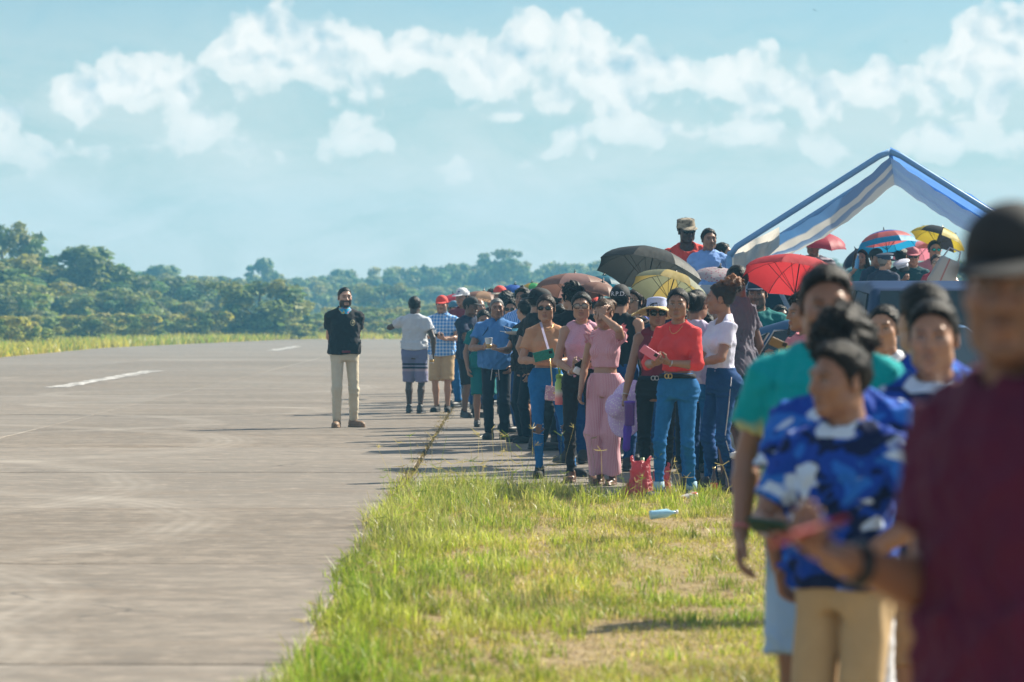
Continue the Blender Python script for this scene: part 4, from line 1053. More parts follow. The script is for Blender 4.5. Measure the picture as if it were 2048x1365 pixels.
        F.loft(T, g, z0=.82, z1=wz + .02, k=.02)
        for si in (-1, 1):
            j = J[si]
            F.ell((si * .078, .068, .895), (.088, .075, .092) if fm else (.082, .066, .085), .04)
            up = j['H'] + np.array((0, 0, .03))
            if ends >= .9:
                F.cone(up, j['K'], RR[0], RR[1], .025)
                if bot_kind != 'wide': F.cone(j['K'] + (j['A'] - j['K']) * .30 + np.array((0, .016, 0)), j['K'] + (j['A'] - j['K']) * .45 + np.array((0, .010, 0)), RR[1] * .93, RR[1] * .9, .03)
                F.cone(j['K'], j['K'] + (j['A'] - j['K']) * ends, RR[1], RR[2], .02, flat=True); F.cone(j['K'], j['K'] + (j['A'] - j['K']) * .1, RR[1], RR[1], .02)
            else:
                e_ = j['K'] + (j['A'] - j['K']) * ends if ends > .01 else j['H'] + (j['K'] - j['H']) * .7
                F.cone(up, e_ + np.array((0, 0, .0)), RR[0], RR[1], .03, flat=True); F.cone(up, up - np.array((0, 0, .1)), RR[0], RR[0], .03)
        kneez = float(J[1]['K'][2])
        F.ripple(.0085 if bot_kind in ('slim', 'regular') else .009, 48 if bot_kind == 'slim' else 30, seed + 5, (.5, .5, 1.4) if bot_kind != 'wide' else (1.3, 1.3, .15), fn=lambda X, Y, Z: np.clip(.35 + 1.0 * np.exp(-((Z - kneez + .05) / .13) ** 2) + .7 * np.exp(-((Z - .16) / .10) ** 2) + .7 * np.exp(-((Z - .84) / .07) ** 2), .3, 1.2), ridge=bot_kind != 'wide')
        F.above(lambda X, Y: wz + .0 * X)
        V, Q = F.mesh(); V = relax(V, Q, 1, .25)
        obj({'shorts': 'shorts', 'mini': 'shorts', 'skirt': 'skirt'}.get(bot_kind, 'trousers'), mesh_np('bottom', V, Q, bottom), root)
        v_, q_ = shoe_mesh(shoe_kind)
        for si in (-1, 1):
            j = J[si]; c_, s_ = math.cos(j['toe']), math.sin(j['toe']); a = j['A']
            M = mat4((a[0], a[1] - .005, max(0, a[2] - .085)), [np.array((c_, s_, 0)), np.array((-s_, c_, 0)), np.array((0, 0, 1.))])
            obj('foot' if shoe_kind == 'foot' else 'shoe', mesh_np('shoe', xf(v_, M), q_, shoe or (sk if shoe_kind == 'foot' else M_SHOE)), root)
    root.rotation_euler = (R(lean[0]), R(lean[1]), R(yaw))
    P_ = dict(root=root, J=J, Mh=Mh, s=s, wide=wide)
    PEOPLE.append(P_)
    return P_
M_SHOE = plain('dark_shoe', (.028, .026, .027), .55, .4)
def on_head(P_, name, kind, m, m2=None, back=False, tilt=0, parent=True):
    """a hat: crown with its brim as a sub-part"""
    Rb = np.array(Matrix.Rotation(math.pi if back else 0, 4, 'Z') @ Matrix.Rotation(R(tilt), 4, 'X')); M = P_['Mh'] @ Rb
    v_, q_ = hat_mesh(kind, 'crown'); c_ = obj(name, mesh_np(name, xf(v_, M), q_, m), P_['root'])
    v_, q_ = hat_mesh(kind, 'brim'); obj('brim', mesh_np('brim', xf(v_, M), q_, m2 or m), c_)
    return c_
def glasses(P_, m, frame, w_=.024, hgt=.017, name='glasses'):
    V, Fc = [], []
    M = P_['Mh']
    root = None
    lens_objs = []
    for s in (-1, 1):
        V, Fc = [], []; n = 14
        for layer in (0, 1):
            for i in range(n):
                a = 2 * math.pi * i / n; ca, sa = math.cos(a), math.sin(a)
                V.append((s * .034 + w_ * np.sign(ca) * abs(ca) ** .75, -.099 - .004 * layer + .35 * (abs(s * .034 + w_ * ca) - .03) ** 1 * .35, .004 + hgt * np.sign(sa) * abs(sa) ** .8))
        Fc = [tuple(range(n))[::-1], tuple(range(n, 2 * n))] + [(i, (i + 1) % n, n + (i + 1) % n, n + i) for i in range(n)]
        lens_objs.append((V, Fc))
    V, Fc = [], []
    for s in (-1, 1):
        tube(V, Fc, [(s * .056, -.096, .010), (s * .074, -.06, .010), (s * .080, .02, .006)], [.0028] * 3, 5)
    tube(V, Fc, [(-.014, -.103, .008), (0, -.106, .011), (.014, -.103, .008)], [.0025] * 3, 5)
    for s in (-1, 1):
        rim = [(s * .034 + w_ * 1.04 * np.sign(math.cos(a)) * abs(math.cos(a)) ** .75, -.1015, .004 + hgt * 1.05 * np.sign(math.sin(a)) * abs(math.sin(a)) ** .8) for a in np.linspace(0, 2 * math.pi, 15)]
        tube(V, Fc, rim, [.0022] * 15, 5)
    fr = obj(name, mesh_np(name, xf(np.array([tuple(v_) for v_ in V]), M), Fc, frame), P_['root'])
    for (v_, f_) in lens_objs: obj('lens', mesh_np('lens', xf(np.array(v_), M), f_, m), fr)
def to_world(P_, local):
    """a point of the person's own frame (canonical 1.70 m figure) in the scene"""
    r_ = P_['root']; M = Matrix.LocRotScale(r_.location, r_.rotation_euler, r_.scale)
    return M @ Vector(local)
def hand_at(P_, si, along=.09, palm=.03, thumb=0.0):
    M = P_['J'][si]['M']; v_ = M @ np.array((thumb, palm, along, 1.0)); return to_world(P_, v_[:3])

# ------------------------------------------------------------------ small builders
from mathutils.bvhtree import BVHTree
def rbox(name, sx, sy, sz, m, bev=.006, seg=2, parent=None, loc=(0, 0, 0), rot=(0, 0, 0), taper=1.0):
    bm_ = bmesh.new(); bmesh.ops.create_cube(bm_, size=1)
    for v_ in bm_.verts:
        k_ = taper if v_.co.z > 0 else 1.0
        v_.co = Vector((v_.co.x * sx * k_, v_.co.y * sy * k_, v_.co.z * sz))
    bmesh.ops.bevel(bm_, geom=bm_.edges[:], offset=min(bev, min(sx, sy, sz) * .45), segments=seg, affect='EDGES', profile=.6)
    me = bpy.data.meshes.new(name); bm_.to_mesh(me); bm_.free(); me.shade_smooth() if bev > .01 else None; me.materials.append(m)
    o = obj(name, me, parent); o.location = loc; o.rotation_euler = rot
    return o
def lathe(name, prof, m, seg=20, parent=None, loc=(0, 0, 0), rot=(0, 0, 0)):
    V = []; Fc = []; n = len(prof)
    for i in range(seg):
        a = 2 * math.pi * i / seg
        V += [(r_ * math.cos(a), r_ * math.sin(a), z) for r_, z in prof]
    for i in range(seg):
        j = (i + 1) % seg
        for k in range(n - 1): Fc.append((i * n + k, j * n + k, j * n + k + 1, i * n + k + 1))
    o = obj(name, mesh_np(name, V, Fc, m), parent); o.location = loc; o.rotation_euler = rot
    return o
def rod(name, pts, r, m, parent=None, seg=8):
    V, Fc = [], []; tube(V, Fc, pts, r if isinstance(r, (list, tuple)) else [r] * len(pts), seg)
    return obj(name, mesh_np(name, V, Fc, m), parent)
def text_mesh(s, size):
    cu_ = bpy.data.curves.new('lettering', 'FONT'); cu_.body = s; cu_.size = size; cu_.align_x = 'CENTER'; cu_.align_y = 'CENTER'; cu_.resolution_u = 3
    o = bpy.data.objects.new('lettering', cu_); COL.objects.link(o); dg = bpy.context.evaluated_depsgraph_get()
    me = bpy.data.meshes.new_from_object(o.evaluated_get(dg)); bpy.data.objects.remove(o); bpy.data.curves.remove(cu_)
    V = np.array([v_.co[:] for v_ in me.vertices]); Fc = [tuple(p.vertices) for p in me.polygons]; bpy.data.meshes.remove(me)
    return V, Fc
def decal(name, part, V2, Fc, m, origin, right, up, out, lift=.004):
    """a flat print laid on a part's surface: V2 (x, y) placed at origin along right and up, dropped onto the surface against out (all in the part's frame)"""
    me0 = part.data; bv = BVHTree.FromPolygons([v_.co[:] for v_ in me0.vertices], [tuple(p.vertices) for p in me0.polygons])
    right, up, out = Vector(right).normalized(), Vector(up).normalized(), Vector(out).normalized(); V = []
    for x_, y_ in V2:
        p = Vector(origin) + right * x_ + up * y_ + out * .25
        hit = bv.ray_cast(p, -out, .6)
        V.append((hit[0] + out * lift) if hit[0] is not None else (Vector(origin) + right * x_ + up * y_))
    return obj(name, mesh_np(name, V, Fc, m, False), part)
def disc(r, n=16, sx=1.0, rings=3, jag=0, seed=0):
    r_ = np.random.default_rng(seed); j = 1 + jag * r_.normal(0, 1, n); V = [(0, 0)]; Fc = []
    for k in range(1, rings + 1): V += [(r * sx * k / rings * j[i] * math.cos(2 * math.pi * i / n), r * k / rings * j[i] * math.sin(2 * math.pi * i / n)) for i in range(n)]
    for i in range(n):
        Fc.append((0, 1 + i, 1 + (i + 1) % n))
        for k in range(rings - 1): a = 1 + k * n + i; b_ = 1 + k * n + (i + 1) % n; Fc.append((a, a + n, b_ + n, b_))
    return V, Fc
def kid(P_, *names):
    for c_ in P_['root'].children:
        if c_.name.split('.')[0] in names: return c_
M_GLASSD = plain('dark_lens', (.012, .03, .028), .08, .8); M_FRAME = plain('black_frame', (.012, .012, .012), .3)
M_CLEAR = plain('clear_lens', (.32, .26, .20), .15, .8); M_STEEL = plain('steel', (.55, .55, .56), .3, .5, 1.0); M_GOLD = plain('gold', (.72, .50, .20), .3, .5, 1.0)
M_BLACKP = plain('black_plastic', (.012, .012, .014), .3); M_CUP = plain('cup_plastic', (.70, .74, .78), .35); M_BEER = plain('amber_drink', (.55, .33, .07), .3)
def phone(label, loc, rot, m, big=1.0, screen_to_holder=True):
    """a handset lying in local x (long) and z, its back to -y"""
    o = rbox('mobile_phone', .15 * big, .009, .075 * big, m, .004, 2, None, loc, rot); tag(o, label, 'phone')
    rbox('screen', .142 * big, .002, .068 * big, M_BLACKP, .0008, 1, o, (0, .0055, 0)); rbox('camera_bump', .03, .003, .03, M_BLACKP, .001, 1, o, (.052 * big, -.006, .016))
    return o
def cup(label, loc, tiltx=0, drink=M_BEER, h=.12, r=.040, m=None):
    o = lathe('plastic_cup', [(0, 0), (r * .72, 0), (r * .74, .004), (r, h), (r * 1.05, h + .003), (r * .97, h), (r * .72, .006)], m or M_CUP, 20, None, loc, (R(tiltx), 0, 0)); tag(o, label, 'cup')
    lathe('drink', [(0, .008), (r * .765, .008), (r * .86, h * .45), (0, h * .45)], drink, 20, o)
    return o
def belt(P_, m, bm_, sex='f', z=1.018, bx_=0.0):
    T = np.array(TORSO[sex]); V, Fc = [], []; n = 40
    for zz, gr in ((z - .018, .018), (z - .018, .024), (z + .018, .024), (z + .018, .018)):
        a = np.interp(zz, T[:, 0], T[:, 1]) + gr; b_ = np.interp(zz, T[:, 0], T[:, 2]) + gr; yc = np.interp(zz, T[:, 0], T[:, 3])
        for i in range(n):
            t = 2 * math.pi * i / n; c_, s_ = math.cos(t), math.sin(t); k_ = (abs(c_) ** 2.2 + abs(s_) ** 2.2) ** (-1 / 2.2)
            V.append((a * c_ * k_, yc + b_ * s_ * k_, zz))
    for k in range(4):
        for i in range(n): Fc.append((k * n + i, k * n + (i + 1) % n, ((k + 1) % 4) * n + (i + 1) % n, ((k + 1) % 4) * n + i))
    o = obj('belt', mesh_np('belt', V, Fc, m), P_['root'])
    yf = -(np.interp(z, T[:, 0], T[:, 2]) + .026) + np.interp(z, T[:, 0], T[:, 3])
    for s in (-1, 1):
        ring = [(bx_ + s * .014 + .017 * math.cos(a), yf - .002, z + .019 * math.sin(a)) for a in np.linspace(0, 2 * math.pi, 13)]
        rod('buckle', ring, .0045, bm_, o, 5)
    return o
def necklace(P_, m, drop=.10):
    pts = [(.066 * math.sin(a), .02 - .105 * max(0, math.cos(a)) * 1.05 + .02 * (1 - math.cos(a)) * .5, 1.455 - drop * max(0, math.cos(a)) ** 1.5) for a in np.linspace(-2.2, 2.2, 15)]
    return rod('necklace', pts, .0022, m, P_['root'], 5)
def wristband(P_, si, m, r=.030, at=-.02, w_=.008):
    M = P_['J'][si]['M']; pts = [tuple((M @ np.array((r * math.cos(a), r * .85 * math.sin(a), at, 1)))[:3]) for a in np.linspace(0, 2 * math.pi, 14)]
    return rod('bracelet', pts, w_ * .6, m, P_['root'], 6)

# ------------------------------------------------------------------ umbrellas
def umbrella(label, x, y, d, rad, tilt=(0, 0), cols=None, depth=.42, shaft=.62, rot=0.0, m_list=None, spin=8):
    """apex at photograph (x, y) at depth d; tilt (towards the camera, to the right) in degrees; eight cloth panels between ribs"""
    apex = Vector((px(x, d), d, pz(y, d)))
    Rm = Matrix.Rotation(R(tilt[1]), 4, 'Y') @ Matrix.Rotation(R(tilt[0]), 4, 'X') @ Matrix.Rotation(R(rot), 4, 'Z')
    root = bpy.data.objects.new('umbrella', None); link(root); root.empty_display_size = .1
    root.matrix_world = Matrix.Translation(apex) @ Rm
    tag(root, label, 'umbrella')
    n = 8; K = 7; half = math.pi / n
    def rib(t): return rad * math.sin(t * 1.25) / math.sin(1.25), -rad * depth * (1 - math.cos(t * 1.25)) / (1 - math.cos(1.25))
    V = []; Fc = []; W = 6
    for i in range(K + 1):
        r0, z0 = rib(i / K)
        for j in range(W + 1):
            q_ = j / W * 2 - 1; a = half * q_
            sag = (1 - q_ * q_) * .055 * rad * (i / K) ** 1.5
            rr = r0 * (math.cos(half) / math.cos(a) * .55 + .45) - sag * 1.1
            V.append((rr * math.cos(a), rr * math.sin(a), z0 + sag * .45))
    for i in range(K):
        for j in range(W): a = i * (W + 1) + j; Fc.append((a, a + W + 1, a + W + 2, a + 1))
    cache = {}
    for i in range(n):
        m = m_list[i % len(m_list)]
        if m.name not in cache: cache[m.name] = mesh_np('panel', V, Fc, m)
        o = obj('panel', cache[m.name], root); o.rotation_euler = (0, 0, 2 * math.pi * i / n)
    VV, FF = [], []
    pts = [(rib(t)[0], 0, rib(t)[1] - .006) for t in np.linspace(0, 1.0, 7)]; tube(VV, FF, pts, [.0028] * 7, 4)
    mr = mesh_np('rib', VV, FF, M_BLACKP); VV, FF = [], []
    tube(VV, FF, [(0, 0, -rad * .62), (rib(.45)[0], 0, rib(.45)[1] - .006)], [.0025] * 2, 4); ms_ = mesh_np('stretcher', VV, FF, M_BLACKP)
    for i in range(n):
        a = 2 * math.pi * (i + .5) / n
        o = obj('rib', mr, root); o.rotation_euler = (0, 0, a)
        o2 = obj('stretcher', ms_, o)
    rod('shaft', [(0, 0, .04), (0, 0, -shaft)], .0055, M_BLACKP, root, 6)
    lathe('handle', [(0, 0), (.012, 0), (.014, .04), (.011, .09), (0, .09)], M_BLACKP, 8, root, (0, 0, -shaft - .06)); lathe('ferrule', [(0, .05), (.004, .05), (.010, .012), (.03, .0), (0, 0)], M_BLACKP, 8, root, (0, 0, .004))
    return root
def ucloth(name, col, pat=None, trans=.35):
    def b(nt):
        p = nt.node('ShaderNodeTexCoord').outputs['Object']
        c = pat(nt, p) if pat else col
        n = nt.noise(p, 14, 4)
        d_ = bsdf(nt, nt.mix(nt.m('MULTIPLY', n, .3), c, (0, 0, 0)), .55, .3, normal=bump(nt, nt.noise(p, 9, 3), .5, .02))
        t = nt.node('ShaderNodeBsdfTranslucent', {0: c})
        return nt.node('ShaderNodeMixShader', {0: trans, 1: d_, 2: t.outputs[0]}).outputs[0]
    return mat('umbrella_' + name, b)

# ------------------------------------------------------------------ vehicles (front towards -y)
def poly_sd(Pl, Y, Z):
    Pl = np.array(Pl, np.float32); d = np.full(np.broadcast(Y, Z).shape, 1e9, np.float32); inside = np.zeros(d.shape, bool); n = len(Pl)
    for i in range(n):
        a, b_ = Pl[i], Pl[(i + 1) % n]; e = b_ - a; wy, wz = Y - a[0], Z - a[1]
        t = np.clip((wy * e[0] + wz * e[1]) / (e @ e), 0, 1); d = np.minimum(d, (wy - e[0] * t) ** 2 + (wz - e[1] * t) ** 2)
        c1_, c2_ = (a[1] <= Z), (b_[1] > Z); cr = e[0] * wz - e[1] * wy
        inside ^= ((c1_ & c2_ & (cr > 0)) | (~c1_ & ~c2_ & (cr < 0)))
    d = np.sqrt(d); return np.where(inside, -d, d)
def car_paint(name, col):
    return mat('paint_' + name, lambda nt: bsdf(nt, col, .42, .22, 0.0, Coat_Weight=.06, Coat_Roughness=.1))
M_GLASS = mat('car_glass', lambda nt: bsdf(nt, (.012, .02, .028), .12, .22)); M_TYRE = plain('tyre', (.018, .018, .019), .85); M_RIM = plain('wheel_rim', (.32, .33, .34), .35, .5, .8)
M_LAMP = plain('head_lamp', (.6, .62, .64), .12, .7); M_REDL = plain('tail_lamp', (.35, .01, .012), .2, .6); M_TRIM = plain('black_trim', (.015, .015, .016), .5)
def car(name, label, cat, x, d, yaw, prof, glassy, m, hw=.86, belt_z=.92, taper=.16, wheels=(-1.32, 1.28), wr=.31, bed=None):
    root = empty(name, (px(x, d), d, 0), R(yaw)); tag(root, label, cat)
    zs = [p[1] for p in prof]; ys = [p[0] for p in prof]; F = Field((-hw - .06, min(ys) - .06, min(zs) - .06), (hw + .06, max(ys) + .06, max(zs) + .06), .032)
    X, Y, Z = F.grid((slice(None),) * 3); rr = .07
    d2 = poly_sd(prof, Y[0, :, :], Z[0, :, :])[None] + rr
    def halfw(z): return hw - np.clip(z - belt_z, 0, 1) * taper / .5 - .03 * np.clip(.5 - z, 0, 1)
    dx = np.abs(X) - halfw(Z) + .05 * np.clip((np.abs(Y) - 1.5) / .7, 0, 1) ** 2 + rr
    F.f = (np.minimum(np.maximum(d2, dx), 0) + np.sqrt(np.maximum(d2, 0) ** 2 + np.maximum(dx, 0) ** 2) - rr).astype(np.float32)
    for wy in wheels:
        q_ = np.maximum(np.sqrt((Y - wy) ** 2 + (Z - wr) ** 2) - (wr + .055), .55 - np.abs(X)); F.f = np.maximum(F.f, -q_)
    if bed: F.f = np.maximum(F.f, -np.maximum(np.maximum(np.abs(X) - hw + .07, np.maximum(bed[0] - Y, Y - bed[1])), bed[2] - Z))
    V, Q = F.mesh(); obj('car_body', mesh_np('car_body', V, Q, m), root)
    for wy in wheels:
        for s in (-1, 1):
            o = lathe('wheel', [(0, -.09), (wr * .6, -.09), (wr * .94, -.10), (wr, -.07), (wr, .07), (wr * .94, .10), (wr * .68, .095), (wr * .66, .07), (0, .07)], M_TYRE, 28, root, (s * (hw - .10), wy, wr), (0, s * R(90), 0))
            lathe('rim', [(wr * .64, .075), (wr * .60, .088), (wr * .5, .07), (wr * .2, .085), (0, .09)], M_RIM, 20, o)
    for (nm, quad) in glassy:
        if nm == 'side':
            for s in (-1, 1):
                o_ = [(s * (float(halfw(z)) + .006), y, z) for y, z in quad]; i_ = [(s * (float(halfw(z)) - .02), y, z) for y, z in quad]; k = len(quad)
                V = o_ + i_; Fc = [tuple(range(k)), tuple(range(k, 2 * k))[::-1]] + [(i, (i + 1) % k, k + (i + 1) % k, k + i) for i in range(k)]
                w_ = obj('side_window', mesh_np('side_window', V, Fc, M_GLASS, False), root)
                rod('window_trim', [(s * (float(halfw(z)) + .008), y, z) for y, z in quad + [quad[0]]], .010, M_STEEL if name == 'sedan' else M_TRIM, w_, 5)
        else:
            (y0, z0), (y1, z1), (oy, oz) = quad; V = []
            for (y, z) in ((y0, z0), (y1, z1)):
                w_ = float(halfw(z)) - .09; V += [(-w_, y + oy, z + oz), (w_, y + oy, z + oz)]
            V += [(a, b_ - oy * 3, c_ - oz * 3) for a, b_, c_ in V]
            obj(nm, mesh_np(nm, V, [(0, 1, 3, 2), (4, 6, 7, 5), (0, 4, 5, 1), (1, 5, 7, 3), (3, 7, 6, 2), (2, 6, 4, 0)], M_GLASS, False), root)
    yf, yb = min(ys), max(ys)
    for s in (-1, 1):
        rbox('headlight', .34, .06, .13, M_LAMP, .03, 2, root, (s * (hw - .24), yf + .05, .66)); rbox('tail_light', .26, .06, .16, M_REDL, .03, 2, root, (s * (hw - .20), yb - .05, .78)); rbox('mirror', .16, .09, .11, m, .03, 2, root, (s * (hw + .06), -.62, belt_z + .05))
    rbox('grille', .8, .05, .14, M_TRIM, .02, 2, root, (0, yf + .04, .60)); rbox('bumper', hw * 1.7, .10, .16, M_TRIM, .04, 2, root, (0, yf + .06, .36)); rbox('bumper', hw * 1.7, .10, .16, M_TRIM, .04, 2, root, (0, yb - .06, .40))
    return root
SEDAN = [(-2.15, .30), (-2.2, .62), (-2.1, .74), (-1.15, .90), (-.95, .94), (-.25, 1.38), (.1, 1.44), (.75, 1.43), (1.15, 1.36), (1.75, 1.02), (2.1, .98), (2.18, .70), (2.12, .32), (1.6, .22), (-1.6, .22)]
SEDAN_G = [('side', [(-.78, .96), (-.24, 1.31), (.22, 1.35), (.24, .96)]), ('side', [(.30, .96), (.29, 1.35), (.80, 1.33), (1.02, .97)]), ('side', [(1.08, .98), (.88, 1.31), (1.08, 1.27), (1.42, 1.02)]),
           ('windscreen', ((-.90, .98), (-.30, 1.345), (-.010, .016))), ('rear_window', ((1.70, 1.06), (1.20, 1.345), (.010, .016)))]
SUV = [(-2.2, .34), (-2.25, .80), (-2.15, .98), (-1.2, 1.10), (-.95, 1.14), (-.35, 1.74), (.0, 1.82), (1.7, 1.82), (2.05, 1.70), (2.22, 1.05), (2.2, .38), (1.7, .26), (-1.7, .26)]
SUV_G = [('side', [(-.72, 1.16), (-.30, 1.68), (.25, 1.72), (.25, 1.16)]), ('side', [(.32, 1.16), (.32, 1.72), (1.05, 1.72), (1.05, 1.16)]), ('side', [(1.12, 1.16), (1.12, 1.72), (1.75, 1.70), (1.95, 1.18)]),
         ('windscreen', ((-.93, 1.18), (-.42, 1.70), (-.016, .014))), ('rear_window', ((2.19, 1.15), (2.06, 1.66), (.02, .006)))]
PICK = [(-2.5, .36), (-2.55, .86), (-2.4, 1.02), (-1.45, 1.12), (-1.25, 1.16), (-.75, 1.72), (-.45, 1.80), (.45, 1.80), (.62, 1.70), (.70, 1.14), (2.5, 1.12), (2.52, .45), (2.0, .32), (-1.9, .30)]
PICK_G = [('side', [(-1.0, 1.18), (-.66, 1.66), (.42, 1.70), (.52, 1.18)]), ('windscreen', ((-1.24, 1.20), (-.82, 1.68), (-.016, .014))), ('rear_window', ((.70, 1.22), (.64, 1.66), (.016, .004)))]

# ------------------------------------------------------------------ shelter tent, vehicles
M_POLE = plain('blue_white_pipe', (.18, .36, .62), .45, .4)
def tarp(name, c0, c1, trans):
    def b(nt):
        p = nt.node('ShaderNodeTexCoord').outputs['Object']; s = nt.node('ShaderNodeSeparateXYZ', {0: p})
        wav = nt.m('ADD', s.outputs[1], nt.m('MULTIPLY', nt.noise(p, 1.5, 3), .5))
        f = nt.ramp(nt.m('DIVIDE', wav, 9.5), [(0, 0.), (.23, 0.), (.26, 1.), (.40, 1.), (.43, .15), (.56, .25), (.60, 1.)])
        c = nt.mix(f, c0, c1); cr = nt.noise(nt.mapv(p, (2, 7, 2)), 3, 5, .65, 1.0)
        d_ = bsdf(nt, c, .35, .45, normal=bump(nt, cr, .9, .08)); t = nt.node('ShaderNodeBsdfTranslucent', {0: c})
        return nt.node('ShaderNodeMixShader', {0: trans, 1: d_, 2: t.outputs[0]}).outputs[0]
    return mat(name, b)
M_TARP = tarp('striped_tarp', (.10, .27, .55), (.80, .77, .69), .55); M_TARPT = tarp('blue_tarp', (.10, .24, .60), (.12, .28, .62), .6); M_WTARP = tarp('beige_tarp', (.80, .75, .66), (.74, .70, .62), .55)
td = 42.0
tent = empty('party_tent', (px(1780, td), td, 0), R(-6)); tag(tent, 'blue and white gabled shelter tent with sagging cover behind the crowd', 'tent')
TW, TE, TA, TL = 1.76, 2.16, 3.25, 9.0      # half width, eave and ridge height, length
def sag_sheet(name, side, m, g, drop):
    """one roof slope from ridge to eave, hanging between the pipes"""
    n1, n2 = 18, 14; V = []; Fc = []
    for i in range(n1 + 1):
        a = i / n1
        for j in range(n2 + 1):
            b_ = j / n2
            s_ = drop * math.sin(math.pi * a) * (.55 + .45 * math.sin(math.pi * b_)) + .10 * a * (1 - a) * math.sin(b_ * 9 + a * 4) * .5
            V.append((side * TW * a * 1.0, .05 + b_ * TL, TA - g - (TA - TE) * a - s_ + .012 * math.sin(a * 40 + b_ * 5)))
    for i in range(n1):
        for j in range(n2): q_ = i * (n2 + 1) + j; Fc.append((q_, q_ + 1, q_ + n2 + 2, q_ + n2 + 1))
    return obj(name, mesh_np(name, V, Fc, m), tent)
sag_sheet('roof_sheet', -1, M_TARP, .06, .22); sag_sheet('roof_sheet', 1, M_WTARP, .06, .10)
o = sag_sheet('top_sheet', 1, M_TARPT, -.05, -.05)
for yy in (0, TL * .5, TL):
    for s in (-1, 1):
        rod('rafter', [(0, yy, TA), (s * .12, yy, TA - .05), (s * (TW - .08), yy, TE + .05), (s * TW, yy, TE - .06)], .034, M_POLE, tent); rod('post', [(s * TW, yy, TE - .05), (s * TW, yy, 0)], .036, M_POLE, tent)
for (xx, zz) in ((0, TA), (-TW, TE - .02), (TW, TE - .02)): rod('purlin', [(xx, 0, zz), (xx, TL, zz)], .024, M_POLE, tent)
for s in (-1, 1):
    V = []; Fc = []; n = 20
    for i in range(n + 1):
        y_ = TL * i / n
        for z in (0, -.16, -.38): V.append((s * (TW + .02 * math.sin(i * 1.9 + z * 9)), y_ + .02, TE - .03 + z * (1 + .25 * math.sin(i * .9))))
    for i in range(n):
        for k in range(2): q_ = i * 3 + k; Fc.append((q_, q_ + 3, q_ + 4, q_ + 1))
    obj('valance', mesh_np('valance', V, Fc, M_WTARP), tent)
V = []; Fc = []
for i in range(9):
    for j in range(5): V.append((-TW + .05 + .5 * i / 8, .06 + .05 * math.sin(i * 1.4 + j), TE + .02 + .25 * (i / 8) - .42 * j / 4 * (1 - .5 * i / 8)))
for i in range(8):
    for j in range(4): q_ = i * 5 + j; Fc.append((q_, q_ + 1, q_ + 6, q_ + 5))
obj('corner_flap', mesh_np('corner_flap', V, Fc, M_WTARP), tent)

sedan = car('sedan', 'dark blue sedan with round white sticker parked behind the women', 'car', 1781, 34.5, 30, SEDAN, SEDAN_G, car_paint('deep_blue', (.012, .075, .19)), hw=.84)
st = obj('sticker', mesh_np('sticker', [(-.847, 1.42 + .13 * math.cos(a), .86 + .13 * math.sin(a)) for a in np.linspace(0, 6.283, 25)[:-1]], [tuple(range(24))], plain('white_vinyl', (.8, .8, .8), .4), False), sedan)
rod('script_mark', [(-.854, 1.34, .90), (-.854, 1.46, .86), (-.854, 1.40, .84), (-.854, 1.50, .81)], .006, M_BLACKP, st, 4)
car('van', 'navy blue van standing behind the boys', 'van', 1860, 39.6, 8, SUV, SUV_G, car_paint('navy', (.010, .028, .085)), hw=.9, belt_z=1.12)
car('pickup_truck', 'white pickup truck with spectators standing in its bed', 'truck', 1790, 52.6, 0, PICK, PICK_G, car_paint('white', (.66, .68, .70)), hw=.92, belt_z=1.14, bed=(.85, 2.40, .62), wr=.37, wheels=(-1.6, 1.55))
car('pickup_truck', 'grey pickup truck under the man in red tee', 'truck', 1418, 43.6, 6, PICK, PICK_G, car_paint('grey', (.30, .31, .33)), hw=.92, belt_z=1.14, bed=(.85, 2.40, .62), wr=.37, wheels=(-1.6, 1.55))

# ------------------------------------------------------------------ the crowd
def Hof(ytop, d, stand=0.0): return (CAM_H + (HORIZON - ytop) * d / F_PX - stand) 
BLACK = cloth('black', (.014, .014, .017)); NAVY = cloth('navy', (.014, .024, .060)); WHITE = cloth('white', (.74, .74, .78)); GREYT = cloth('grey_white', (.50, .53, .58))
RED = cloth('red', (.62, .035, .03)); MAROON = cloth('maroon', (.17, .022, .040)); TEAL = cloth('teal', (.008, .15, .15)); SKYBLUE = cloth('sky_blue', (.09, .26, .56)); KHAKI = cloth('khaki', (.46, .32, .17)); CREAM = cloth('cream', (.60, .53, .40))
JEANS = denim('blue', (.016, .105, .27), 1.9); JEANSD = denim('dark', (.012, .045, .14), 1.7); DTRK = cloth('dark_trousers', (.012, .018, .032)); GREYP = cloth('grey_purple', (.10, .095, .13)); PINKC = cloth('pink', (.60, .22, .26)); LILAC = cloth('lilac', (.50, .45, .60))
DGREEN = cloth('dark_green', (.02, .06, .05)); TANSHOE = plain('tan_shoe', (.22, .13, .07), .6); WSHOE = plain('white_shoe', (.6, .6, .6), .6)
BROWNH = hair_mat((.030, .016, .011), 'brown'); LBROWN = hair_mat((.09, .045, .022), 'light_brown'); GREYH = hair_mat((.14, .135, .13), 'grey'); RUST = hair_mat((.16, .055, .016), 'rust')
CAPRED = plain('cap_red', (.62, .05, .035), .8); CAPBLK = plain('cap_black', (.013, .013, .015), .8); CAPNAVY = plain('cap_navy', (.012, .025, .06), .8); CAPWB = mat('cap_white_blue', lambda nt: bsdf(nt, camo([(.7, .7, .7), (.65, .66, .68), (.02, .05, .18), (.7, .7, .7)], 16)(nt, nt.node('ShaderNodeTexCoord').outputs['Object']), .8))
CAPPALE = plain('cap_pale_blue', (.07, .20, .30), .8)
